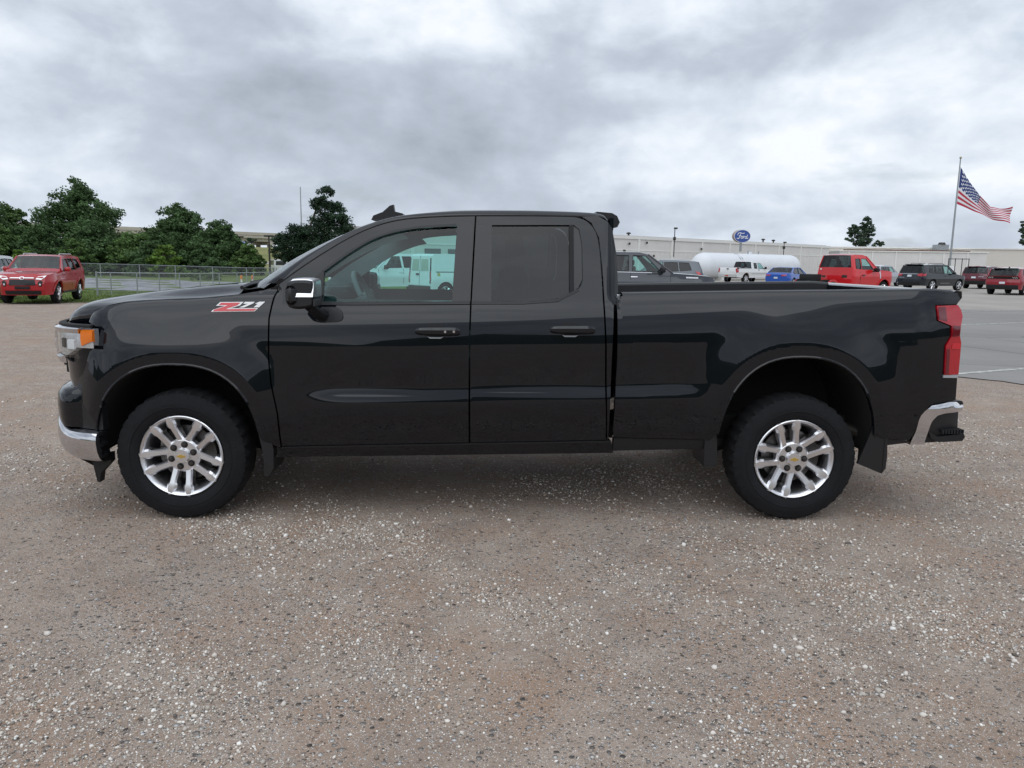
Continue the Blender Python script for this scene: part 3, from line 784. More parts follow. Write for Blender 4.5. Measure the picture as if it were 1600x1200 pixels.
# --- rear bumper
rb_poly = [(4.470,0.490)]+smooth_poly([(4.488,0.573),(4.503,0.660),(4.530,0.705),(4.575,0.740)],3)+[(4.70,0.760),(4.790,0.758),(4.806,0.730),(4.785,0.700),(4.66,0.693)]+smooth_poly([(4.615,0.680),(4.582,0.640),(4.566,0.575),(4.560,0.492)],3)
def ybump(x, z):
    x = np.asarray(x, float); z = np.asarray(z, float)
    return 0.038 + 0.05*np.maximum(0, (x-4.60)/0.2)**2 + 0.02*ss(0.60, 0.49, z) + 0.02*ss(0.72,0.77,z)
rbump = panel('rear_bumper', rb_poly, (), chrome, truck, ybump, 0, 0.03, 0.05, (-1, 1), YC, RL)
panel('bumper_insert', [(4.566,0.500),(4.572,0.575),(4.588,0.640),(4.62,0.676),(4.66,0.689),(4.775,0.695),(4.782,0.60),(4.79,0.555),(4.78,0.515)], (), black_trim, rbump, lambda x, z: ybump(x, z)+0.014, 0, 0.05, 0.05, (-1, 1), YC, RL)
stp = MB().prism([(4.572,0.580),(4.63,0.545),(4.795,0.565),(4.805,0.545),(4.79,0.520),(4.64,0.510),(4.590,0.535)], 'y', 0.044, 0.16)
so_ = tb(stp, 'bumper_step', black_trim, rbump, both=True)
for k in range(8):
    x = 4.655+0.018*k
    tb(MB().box(x, x+0.008, 0.034, 0.10, 0.566, 0.592), 'step_rib', black_matte, rbump, both=True)
tb(MB().prism([(4.80,0.56),(4.80,0.735),(4.845,0.75),(4.875,0.73),(4.875,0.58),(4.85,0.55)], 'y', 0.28, 1.78), 'bumper_bar', chrome)
tb(MB().prism([(4.62,0.735),(4.62,0.772),(4.79,0.764),(4.80,0.742)], 'y', 0.085, 1.975), 'bumper_top', black_trim)
# --- spoiler / high brake light
sp = MB().prism([(2.50,1.870),(2.505,1.892),(2.60,1.885),(2.632,1.868),(2.650,1.830),(2.636,1.800),(2.59,1.81),(2.56,1.83)], 'y', 0.30, 1.76)
tb(sp, 'rear_spoiler', black_trim, angle=50)
tb(MB().box(2.628, 2.652, 0.85, 1.21, 1.82, 1.845, bev=0.004), 'high_brake_light', dark_red_lens)
# --- cab back panel with rear window
cb = MB()
Y0, Y1 = 0.15, 1.91
for (ya, yb, za, zb) in ((Y0, Y1, 0.5, 1.42), (Y0+0.08, 0.36, 1.42, 1.78), (1.70, Y1-0.08, 1.42, 1.78), (0.22, 1.84, 1.78, 1.85)):
    cb.box(2.575, 2.598, ya, yb, za, zb)
tb(cb, 'cab_back_panel', black_paint)
tb(MB().box(2.590, 2.596, 0.362, 1.698, 1.422, 1.778), 'rear_window', tint_glass)
# --- antenna fin
fin = MB().prism([(1.03,1.852),(1.045,1.882),(1.10,1.904),(1.20,1.910),(1.245,1.900),(1.255,1.880),(1.20,1.872)], 'y', 0.93, 1.13)
fo = tb(fin, 'roof_antenna', black_trim)[0]
tb(MB().prism([(1.085,1.898),(1.150,1.955),(1.176,1.963),(1.186,1.900)], 'y', 1.00, 1.06), 'antenna_fin', black_trim, fo)

# --- door handles
for doors, xa, xb, zz in ((front_doors, 1.413, 1.676, 1.168), (rear_doors, 2.212, 2.476, 1.186)):
    y0 = float(yside((xa+xb)/2, zz))
    xm = (xa+xb)/2
    hb = MB()
    prof_h = [(xa, 0.012), (xa+0.02, 0.020), (xa+0.07, 0.024), (xb-0.06, 0.026), (xb-0.015, 0.024), (xb, 0.014)]
    rows = []
    for i, (x, h) in enumerate(prof_h):
        dy = -0.020-0.022*math.sin(math.pi*(x-xa)/(xb-xa))
        rows.append([(x, y0-0.004, zz+h*0.8), (x, y0+dy, zz+h), (x, y0+dy-0.012, zz+h*0.4), (x, y0+dy-0.012, zz-h*0.5), (x, y0+dy, zz-h), (x, y0-0.004, zz-h*0.8)])
    hb.grid(rows); hb.add(rows[0], [tuple(range(6))[::-1]]); hb.add(rows[-1], [tuple(range(6))])
    tb(hb, 'door_handle', black_paint, doors, both=True, angle=25)
    pts = [(xa+0.055, zz+0.010), (xa+0.080, zz+0.042), (xa+0.150, zz+0.042), (xa+0.185, zz+0.010), (xa+0.170, zz-0.032), (xa+0.150, zz-0.042), (xa+0.085, zz-0.042), (xa+0.065, zz-0.030)]
    tpanel('handle_recess', pts, (), black_matte, doors, off=0.0015, step=0.04, flange=0.004)
    tpanel('recess_lip', [(xa+0.068, zz-0.030), (xa+0.085, zz-0.043), (xa+0.150, zz-0.043), (xa+0.168, zz-0.030), (xa+0.150, zz-0.034), (xa+0.085, zz-0.034)], (), silver_paint, doors, off=0.004, step=0.03, flange=0.004)
    if xa < 2:
        for dx in (0.178, 0.228):
            tb(MB().lathe([(-0.004, 0.0), (-0.004, 0.007), (0.004, 0.009)], 10, 'y', (xa+dx, y0-0.0335-0.022*math.sin(math.pi*dx/0.263), zz+0.002)), 'key_lock', alloy_bright, front_doors[0])
# --- mirrors
mh = MB()
def rbox(mb, x0, x1, y0, y1, z0, z1, b, mi=0, taper=0.0):
    mb.box(x0, x1, y0, y1, z0, z1, mi, b)
mp_ = []
for (y, sx, sz, dx) in ((-0.075,0.80,0.86,0.0), (-0.09,0.98,1,0.0), (-0.22,1,1,0.0), (-0.275,0.93,0.93,0.004), (-0.290,0.75,0.78,0.01)):
    ring = []
    pts = smooth_poly([(0.735,1.335),(0.735,1.43),(0.752,1.462),(0.80,1.470),(0.872,1.468),(0.888,1.45),(0.890,1.345),(0.875,1.318),(0.80,1.306),(0.752,1.312),(0.735,1.335)],3)[:-1]
    for x, z in pts:
        ring.append((0.81+(x-0.81)*sx+dx, y, 1.39+(z-1.39)*sz))
    mp_.append(ring+[ring[0]])
mh.grid(mp_[::-1]); n_ = len(mp_[-1])
mh.add(mp_[-1][:-1], [tuple(range(n_-1))[::-1]]); mh.add(mp_[0][:-1], [tuple(range(n_-1))])
mirrors = tb(mh, 'door_mirror', black_trim, front_doors, both=True)
cap = MB(); rows = []
cpts = smooth_poly([(0.757,1.452),(0.765,1.470),(0.80,1.476),(0.872,1.474),(0.894,1.452),(0.8945,1.375)],4)
for y in (-0.10, -0.20, -0.262, -0.288, -0.298):
    q = 1.0 if y > -0.28 else 0.93
    rows.append([(0.82+(x-0.82)*q, y+(max(0, z-1.376)*0.42 if y < -0.25 else 0), 1.40+(z-1.40)*q) for x, z in cpts])
cap.grid(rows)
last = rows[-1]
cap.add(last+[(0.795,-0.2985,1.376),(0.790,-0.2720,1.440)], [tuple(range(len(last)+2))])
mcap = tb(cap, 'mirror_cap', alloy, front_doors, both=True)
tb(MB().box(0.742, 0.800, -0.315, -0.27, 1.335, 1.435, bev=0.02), 'mirror_signal', black_trim, front_doors, both=True)
tb(MB().box(0.886, 0.896, -0.28, -0.10, 1.325, 1.365, bev=0.002), 'mirror_glass', dark_int, front_doors, both=True)
arm = MB().tube([(0.865, 0.05, 1.255), (0.862, -0.02, 1.262), (0.845, -0.08, 1.290), (0.83, -0.14, 1.325)], [0.042, 0.032, 0.028, 0.032], 10)
tb(arm, 'mirror_arm', black_trim, front_doors, both=True)
tpanel('mirror_foot', smooth_poly([(0.86,1.30),(0.95,1.30),(0.985,1.265),(0.975,1.225),(0.90,1.215),(0.83,1.225),(0.86,1.30)],3)[:-1], (), black_trim, front_doors, off=0.010, step=0.03, flange=0.012)

# --- fender badge: white keyline, red and white strokes with dark edge
def bpatch(name, poly, mt, off): tpanel(name, poly, (), mt, fenders[0], off=off, step=0.02, flange=0.003, sides=(-1,))
bz = lambda u, v: (0.215+0.264*u+0.040*v+0.0, 1.266+0.056*v+0.006*u)
bp_ = lambda *uv: [bz(u, v) for u, v in uv]
bpatch('badge_outline', bp_((0.0,0.0),(0.96,0.0),(0.985,0.34),(0.36,0.34),(0.53,0.62),(0.55,1.0),(0.03,1.0),(0.0,0.62),(0.20,0.60),(0.0,0.2)), badge_white, 0.003)
bpatch('badge_stroke', bp_((0.03,0.06),(0.94,0.06),(0.955,0.27),(0.26,0.27),(0.47,0.66),(0.49,0.93),(0.06,0.93),(0.045,0.70),(0.27,0.68),(0.03,0.22)), badge_red, 0.0045)
bpatch('badge_stroke', bp_((0.58,1.0),(0.80,1.0),(0.79,0.82),(0.66,0.42),(0.55,0.42),(0.68,0.80),(0.58,0.80)), badge_white, 0.0045)
bpatch('badge_stroke', bp_((0.83,0.80),(0.90,1.0),(1.03,1.0),(0.99,0.42),(0.87,0.42),(0.90,0.78)), badge_white, 0.0045)

# --- front end: plan curve from the near side to the centre line
pcx = smooth_poly([(-0.44,0.022),(-0.50,0.036),(-0.60,0.084),(-0.69,0.160),(-0.755,0.260),(-0.81,0.42),(-0.865,0.70),(-0.88,1.03)], 6)
pc = np.array(pcx); pl = np.concatenate([[0], np.cumsum(np.linalg.norm(np.diff(pc, axis=0), axis=1))]); pl /= pl[-1]
def plan(u, off):
    """u 0..2 (1 = centre line); off = outwards"""
    m_ = u > 1; uu = 2-u if m_ else u
    x = np.interp(uu, pl, pc[:, 0]); y = np.interp(uu, pl, pc[:, 1])
    e = 0.01; a = max(uu-e, 0); b = min(uu+e, 1)
    dx = np.interp(b, pl, pc[:, 0])-np.interp(a, pl, pc[:, 0]); dy = np.interp(b, pl, pc[:, 1])-np.interp(a, pl, pc[:, 1])
    l = math.hypot(dx, dy); nx, ny = -dy/l, dx/l
    x += nx*off; y += ny*off
    return (x, 2*YC-y if m_ else y)
def u_at_x(x): return float(np.interp(-x, -pc[::1, 0], pl))
def fascia(name, mt, u0, u1, prof_z, parent=truck, nu=24, zf=None, angle=35, both=False, close=True, taper=0):
    rows = []
    for i in range(nu+1):
        u = u0+(u1-u0)*i/nu
        row = []
        for z, off in prof_z:
            zz = z if zf is None else zf(u, z)
            if taper: off = -0.03+(off+0.03)*float(ss(u0, u0+taper, u)*ss(u1, u1-taper, u))
            p = plan(u, off); row.append((p[0], p[1], zz))
        rows.append(row)
    mb = MB().grid(rows)
    if close:
        n = len(prof_z)
        mb.add(rows[0], [tuple(range(n))]); mb.add(rows[-1], [tuple(range(n))[::-1]])
    return tb(mb, name, mt, parent, both=both, angle=angle)
uS = 0.0
# chrome bumper: its top edge sweeps up towards the front
def zchrome(u, z):
    uu = 2-u if u > 1 else u
    up = ss(0.16, 0.42, uu)
    if z > 0.52: return z+0.085*up
    return z+0.012*up
fbump = fascia('front_bumper', chrome, uS, 2-uS, [(0.368,-0.06),(0.366,0.000),(0.374,0.022),(0.400,0.046),(0.440,0.062),(0.490,0.070),(0.530,0.066),(0.548,0.054),(0.556,0.030),(0.556,-0.03)], zf=zchrome, nu=60)[0]
fascia('bumper_cover', black_paint, 0.07, 1.93, [(0.560,0.00),(0.565,0.050),(0.62,0.058),(0.70,0.060),(0.755,0.052),(0.785,0.030),(0.80,0.0),(0.80,-0.05)], nu=60, taper=0.16)
fascia('bumper_pocket', black_trim, 0.0, 0.16, [(0.556,-0.06),(0.560,-0.004),(0.70,-0.004),(0.82,-0.010),(0.86,-0.03)], nu=10, both=True)
# recessed mask behind the bumper, carries grille and lamps
fascia('front_mask', black_paint, 0.02, 1.98, [(0.78,-0.03),(0.84,-0.018),(0.95,-0.012),(1.06,-0.012),(1.16,-0.014),(1.172,-0.05)], nu=60, taper=0.10)
# grille bars
gr = fascia('grille', black_trim, 0.50, 1.50, [(0.84,0.012),(0.85,0.03),(1.13,0.028),(1.14,0.01)], nu=30)[0]
for zz in (0.90, 0.96, 1.08):
    fascia('grille_bar', black_matte, 0.51, 1.49, [(zz-0.010,0.028),(zz-0.008,0.045),(zz+0.008,0.045),(zz+0.010,0.028)], gr, nu=30)
fascia('grille_bar', chrome, 0.50, 1.50, [(1.00,0.028),(1.005,0.055),(1.045,0.055),(1.05,0.028)], gr, nu=30)
bt = MB().prism([(0.93,1.00),(0.985,1.00),(0.99,0.985),(1.07,0.985),(1.075,1.0),(1.13,1.0),(1.14,1.05),(1.085,1.05),(1.08,1.065),(1.0,1.065),(0.995,1.05),(0.94,1.05)], 'x', -0.955, -0.925)
tb(bt, 'grille_emblem', gold, gr)
# headlamps
ul0, ul1 = u_at_x(-0.49), u_at_x(-0.79)
hl_o = fascia('headlamp', lamp_silver, 0.004, 0.44, [(0.985,-0.03),(0.995,0.016),(1.05,0.022),(1.12,0.020),(1.155,0.014),(1.160,-0.03)], nu=16, both=True,
              zf=lambda u, z: z if z > 1.0 or u > 0.3 else z+0.075*ss(0.22, 0.03, u))
fascia('turn_signal', amber_lens, 0.002, 0.064, [(1.055,0.010),(1.06,0.030),(1.10,0.034),(1.150,0.030),(1.157,0.01)], hl_o, nu=6, both=True,
       zf=lambda u, z: z if z > 1.09 else z+0.03*ss(0.078, 0.0, u))
fascia('running_light', chrome, 0.068, 0.44, [(1.130,0.010),(1.135,0.040),(1.160,0.044),(1.170,0.020)], hl_o, nu=10, both=True)
fascia('lamp_bezel', dark_metal, 0.19, 0.22, [(1.04,0.018),(1.045,0.030),(1.095,0.030),(1.10,0.018)], hl_o, nu=4, both=True)
fascia('projector_lens', badge_white, 0.11, 0.16, [(1.035,0.020),(1.04,0.032),(1.09,0.032),(1.095,0.02)], hl_o, nu=4, both=True)
fascia('lamp_cover', clear_lens, 0.068, 0.44, [(0.99,0.044),(1.04,0.048),(1.125,0.048)], hl_o, nu=10, both=True, close=False)
fascia('lamp_trim', chrome, 0.22, 0.44, [(0.945,0.012),(0.95,0.034),(0.985,0.042),(0.992,0.02)], hl_o, nu=10, both=True)
# nose edge between hood and lamps
fascia('hood_seal', black_matte, 0.02, 1.98, [(1.165,0.0),(1.170,0.018),(1.182,0.018),(1.186,-0.02)], nu=50)
# air dam and tow hooks
fascia('air_dam', black_trim, 0.26, 1.74, [(0.275,-0.12),(0.285,-0.10),(0.34,-0.03),(0.372,-0.01),(0.372,-0.06)], nu=40)
tb(MB().prism([(-0.56,0.375),(-0.535,0.222),(-0.520,0.215),(-0.510,0.275),(-0.445,0.345),(-0.445,0.40)], 'y', 0.10, 0.16), 'deflector', black_trim, both=True)
tb(MB().box(-0.895, -0.86, 0.62, 0.70, 0.60, 0.66, bev=0.01), 'tow_hook', badge_red, both=True)
tb(MB().box(-0.955, -0.948, 0.88, 1.18, 0.47, 0.545), 'front_plate_bracket', black_trim)

# --- wheel wells
for xc, a, b in ((0.0, 0.49, 0.565), (3.735, 0.495, 0.645)):
    pts = arch_pts(xc, a, b, 0.42, 30, grow=1.004)
    rows = [[(x, float(yside(x, z))+dy if k == 0 else 0.05+dy, z) for x, z in pts] for k, dy in ((0, 0.004), (1, 0.10), (2, 0.62))]
    wl = MB().grid(rows, flip=True)
    wl.add([(x, 0.67, z) for x, z in pts], [tuple(range(len(pts)))])
    tb(wl, 'wheel_well', under_black, both=True)
    # flare lip
    lp = MB().tube([(x, float(yside(x, z))+0.004, z) for x, z in arch_pts(xc, a, b, 0.56, 30)], 0.008, 6)
    tb(lp, 'arch_lip', black_paint, both=True)
# --- underbody
tb(MB().box(-0.45, 4.6, 0.42, 0.52, 0.44, 0.60), 'frame_rail', under_black, both=True)
tb(MB().box(0.56, 2.58, 0.16, 1.90, 0.43, 0.56), 'floor_pan', under_black)
tb(MB().box(2.66, 3.15, 0.18, 1.88, 0.53, 0.85), 'fuel_tank_shield', under_black)
tpanel('bed_skirt', [(2.616,0.438),(2.618,0.524),(3.195,0.515),(3.17,0.455)], (), black_trim, off=-0.012, step=0.08, flange=0.06)
tpanel('bed_skirt', [(4.31,0.486),(4.29,0.534),(4.452,0.514),(4.455,0.500)], (), black_trim, off=-0.012, step=0.08, flange=0.06)
tb(MB().box(4.24, 4.62, 0.18, 1.88, 0.56, 0.85), 'rear_underbody', under_black)
tb(MB().box(-0.62, 0.5, 0.72, 1.34, 0.36, 1.15), 'engine_block', under_black)
tb(MB().tube([(3.745, 0.25, 0.395), (3.745, 0.80, 0.395), (3.745, 0.92, 0.395), (3.745, 1.14, 0.395), (3.745, 1.26, 0.395), (3.745, 1.81, 0.395)], [0.055,0.055,0.14,0.14,0.055,0.055], 14), 'rear_axle', under_black)
tb(MB().tube([(0, 0.25, 0.395), (0, 1.81, 0.395)], 0.04, 10), 'front_axle', under_black)
tb(MB().tube([(3.95, 0.30, 0.56), (4.12, 0.30, 0.56), (4.30, 0.27, 0.50), (4.40, 0.22, 0.47)], 0.035, 10), 'exhaust_pipe', dark_metal)
tb(MB().box(3.30, 4.28, 0.30, 0.37, 0.42, 0.46), 'leaf_spring', under_black, both=True)
# --- mud flaps
tb(MB().prism([(4.135,0.375),(4.21,0.60),(4.235,0.663),(4.283,0.660),(4.305,0.60),(4.318,0.42),(4.315,0.345),(4.292,0.312)], 'y', 0.030, 0.050), 'mud_flap', black_trim, both=True)
tb(MB().box(4.285, 4.300, 0.030, 0.34, 0.315, 0.64, bev=0.006), 'mud_flap_back', black_trim, both=True)
tb(MB().prism([(3.178,0.350),(3.170,0.585),(3.235,0.590),(3.248,0.540),(3.256,0.40),(3.250,0.350)], 'y', 0.030, 0.30), 'mud_flap', black_trim, both=True)
tb(MB().prism([(0.470,0.57),(0.530,0.573),(0.560,0.45),(0.556,0.33),(0.530,0.285),(0.500,0.283),(0.497,0.42)], 'y', 0.020, 0.30), 'mud_flap', black_trim, both=True)

# --- interior
dash = MB().prism([(0.42,1.05),(0.42,1.34),(0.55,1.375),(0.80,1.375),(0.90,1.34),(0.94,1.24),(0.90,1.02)], 'y', 0.22, 1.84)
tb(dash, 'dashboard', dark_int)
tb(MB().box(0.80, 0.95, 0.42, 0.80, 1.31, 1.405, bev=0.03), 'instrument_hood', dark_int)
tb(MB().box(0.84, 0.93, 0.92, 1.20, 1.22, 1.42, bev=0.02), 'centre_screen', dark_int)
sw = MB(); ctr = Vector((1.045, 0.60, 1.325)); ax = Vector((0.90, 0, 0.43)).normalized(); e1 = Vector((0,1,0)); e2 = ax.cross(e1)
sw.tube([ctr+(e1*math.cos(t)+e2*math.sin(t))*0.185 for t in np.linspace(0, 2*math.pi, 33)], 0.017, 8, cap=False)
for t in (0.0, math.pi, -math.pi/2):
    sw.tube([ctr+(e1*math.cos(t)+e2*math.sin(t))*0.18, ctr-ax*0.02], [0.014, 0.03], 6)
sw.tube([ctr-ax*0.02, ctr-ax*0.22], 0.035, 8); sw.tube([ctr+ax*0.012, ctr-ax*0.03], [0.05, 0.06], 10)
tb(sw, 'steering_wheel', grey_trim)
tb(MB().tube([(0.93,0.46,1.31),(0.90,0.34,1.305)], 0.010, 6), 'stalk', dark_int)
for y0 in (0.26, 1.18):
    st = MB().box(1.45, 1.95, y0, y0+0.54, 0.78, 0.98, bev=0.06)
    st.prism([(1.86,0.92),(1.93,1.50),(1.98,1.56),(2.06,1.55),(2.09,1.48),(2.04,0.92)], 'y', y0+0.02, y0+0.52)
    st.prism([(1.965,1.60),(1.975,1.74),(2.05,1.75),(2.075,1.62)], 'y', y0+0.13, y0+0.41)
    tb(st, 'front_seat', dark_int)
tb(MB().box(2.18, 2.36, 0.25, 1.81, 0.80, 1.45, bev=0.06), 'rear_seat', dark_int)
tb(MB().box(1.05, 1.95, 0.82, 1.16, 0.70, 1.08, bev=0.05), 'centre_console', dark_int)
for dr in (0, 1):
    mb = MB()
    rows = []
    for x in np.linspace(0.66, 1.70, 10):
        rows.append([(x, float(yside(x, z))+0.075, z) for z in (0.56, 0.9, 1.15, 1.30, 1.345)])
    mb.grid(rows, flip=True)
    mb.build('inner_door_panel', dark_int, front_doors[dr], origin=RL, mirror=None if dr == 0 else YC)
tb(MB().box(0.90, 0.94, 0.93, 1.13, 1.66, 1.72, bev=0.012), 'rear_view_mirror', dark_int)

# --- wheels (rim centre at origin, outer face towards -y)
def wheel_parts(parent_loc, phase, far=False):
    sgn = 1 if far else -1     # outward direction in y
    def S(mb):                 # built facing -y; mirrored for the far side
        return dict(mirror=0.0) if far else {}
    rim = MB()
    rim.lathe([(0.030,0.232),(0.010,0.246),(-0.002,0.249),(-0.006,0.244),(0.000,0.234),(0.016,0.226),(0.024,0.222),(0.060,0.215),(0.20,0.205),(0.205,0.25)], 72)
    rim.lathe([(0.205,0.205),(0.150,0.10),(0.150,0.0)], 40, mi=1)
    rim.lathe([(0.070,0.106),(0.030,0.104),(0.018,0.093),(0.016,0.05),(0.016,0.0)], 40)
    w = rim.build('wheel', [alloy, under_black], truck, loc=parent_loc, **S(0))
    tyre = MB()
    def trad(a, r, k):
        if r > 0.380: return r - (0.014 if (k//2) % 2 else 0.0)*(1 if abs(a-0.11) > 0.06 else 0.35)
        if r > 0.345 and r < 0.3801: return r + (0.006 if (k//2) % 2 else 0)
        return r
    tyre.lathe([(0.035,0.236),(0.012,0.245),(-0.004,0.262),(-0.016,0.29),(-0.019,0.315),(-0.017,0.335),(-0.012,0.345),(-0.008,0.362),(0.002,0.378),(0.014,0.388),(0.030,0.394),(0.06,0.397),(0.11,0.398),(0.16,0.397),(0.195,0.392),(0.22,0.378),(0.24,0.33),(0.235,0.26),(0.20,0.24)], 144, rad=trad)
    # sidewall rings
    tyre.lathe([(-0.0195,0.300),(-0.0215,0.303),(-0.0215,0.306),(-0.0195,0.309)], 96)
    tyre.build('tyre', rubber, w, angle=28, **S(0))
    for p in range(5):
        base = phase + p*2*math.pi/5
        for sg in (-1, 1):
            # outline in (r, s): slim spoke that ends in a broad faceted tip on the rim
            ctr_ = lambda r: sg*(0.036+ (r-0.07)*0.115)
            out2 = [(0.062, ctr_(0.06)-0.024), (0.13, ctr_(0.13)-0.0205), (0.172, ctr_(0.172)-0.0205), (0.186, ctr_(0.186)-0.030), (0.208, ctr_(0.208)-0.030), (0.244, ctr_(0.244)-0.015),
                    (0.244, ctr_(0.244)+0.015), (0.208, ctr_(0.208)+0.030), (0.186, ctr_(0.186)+0.030), (0.172, ctr_(0.172)+0.0205), (0.13, ctr_(0.13)+0.0205), (0.062, ctr_(0.06)+0.024)]
            top = [(r, ctr_(r)+(s_-ctr_(r))*0.62) for r, s_ in out2]
            yo = lambda r: 0.030-0.030*ss(0.06, 0.22, r)
            ca, sa = math.cos(base), math.sin(base)
            P3 = lambda r, s_, y: (r*ca-s_*sa, y, r*sa+s_*ca)
            n = len(out2)
            vs = [P3(r, s_, 0.075) for r, s_ in out2]+[P3(r, s_, float(yo(r))+0.010) for r, s_ in out2]+[P3(r, s_, float(yo(r))-0.004) for r, s_ in top]
            fs = []
            for i in range(n):
                j = (i+1) % n
                fs += [(i, j, n+j, n+i), (n+i, n+j, 2*n+j, 2*n+i)]
            for i in range(n//2-1):
                fs.append((2*n+i, 2*n+i+1, 3*n-2-i, 3*n-1-i))
            sp_ = MB().add(vs, fs)
            sp_.build('spoke', alloy if sg < 0 else alloy, w, angle=20, **S(0))
    for k in range(6):
        t = phase+0.3+k*math.pi/3
        c = (0.069*math.cos(t), 0.0, 0.069*math.sin(t))
        MB().lathe([(0.03,0.0155),(0.006,0.0155),(-0.002,0.012),(-0.004,0.0)], 6, 'y', c).build('lug_nut', dark_metal, w, angle=25, **S(0))
        MB().lathe([(0.022,0.018),(0.0125,0.020),(0.0125,0.0)], 14, 'y', c).build('lug_seat', black_matte, w, **S(0))
    MB().lathe([(0.03,0.046),(0.002,0.046),(-0.005,0.041),(-0.006,0.0)], 32).build('hub_cap', alloy, w, **S(0))
    bt = MB().prism([(-0.026,-0.006),(-0.010,-0.006),(-0.009,-0.011),(0.011,-0.011),(0.010,-0.006),(0.026,-0.006),(0.022,0.006),(0.008,0.006),(0.007,0.011),(-0.011,0.011),(-0.010,0.006),(-0.024,0.006)], 'y', -0.0085, -0.005)
    bt.build('hub_emblem', gold, w, **S(0))
    MB().lathe([(0.115,0.17),(0.105,0.17),(0.105,0.0)], 48).build('brake_disc', disc_metal, w, **S(0))
    ca = MB()
    ca.add(*(lambda a0, a1: ([(r*math.cos(t), y, r*math.sin(t)) for y in (0.075, 0.13) for t in np.linspace(a0, a1, 7) for r in (0.115, 0.185)],
        [(i*2, i*2+2, i*2+3, i*2+1) for i in range(6)]+[(14+i*2, 14+i*2+1, 14+i*2+3, 14+i*2+2) for i in range(6)]+[(i*2+1, i*2+3, 17+i*2, 15+i*2) for i in range(6)]+[(i*2, 14+i*2, 16+i*2, i*2+2) for i in range(6)]))(-0.45, 0.55))
    ca.build('brake_caliper', dark_metal, w, **S(0))
    return w
for xw, ph in ((0.0, R(120)), (3.745, R(103))):
    wheel_parts((xw-RL[0], 0.052-RL[1], 0.395), ph)
    wheel_parts((xw-RL[0], 2.06-0.052-RL[1], 0.395), ph+0.4, far=True)

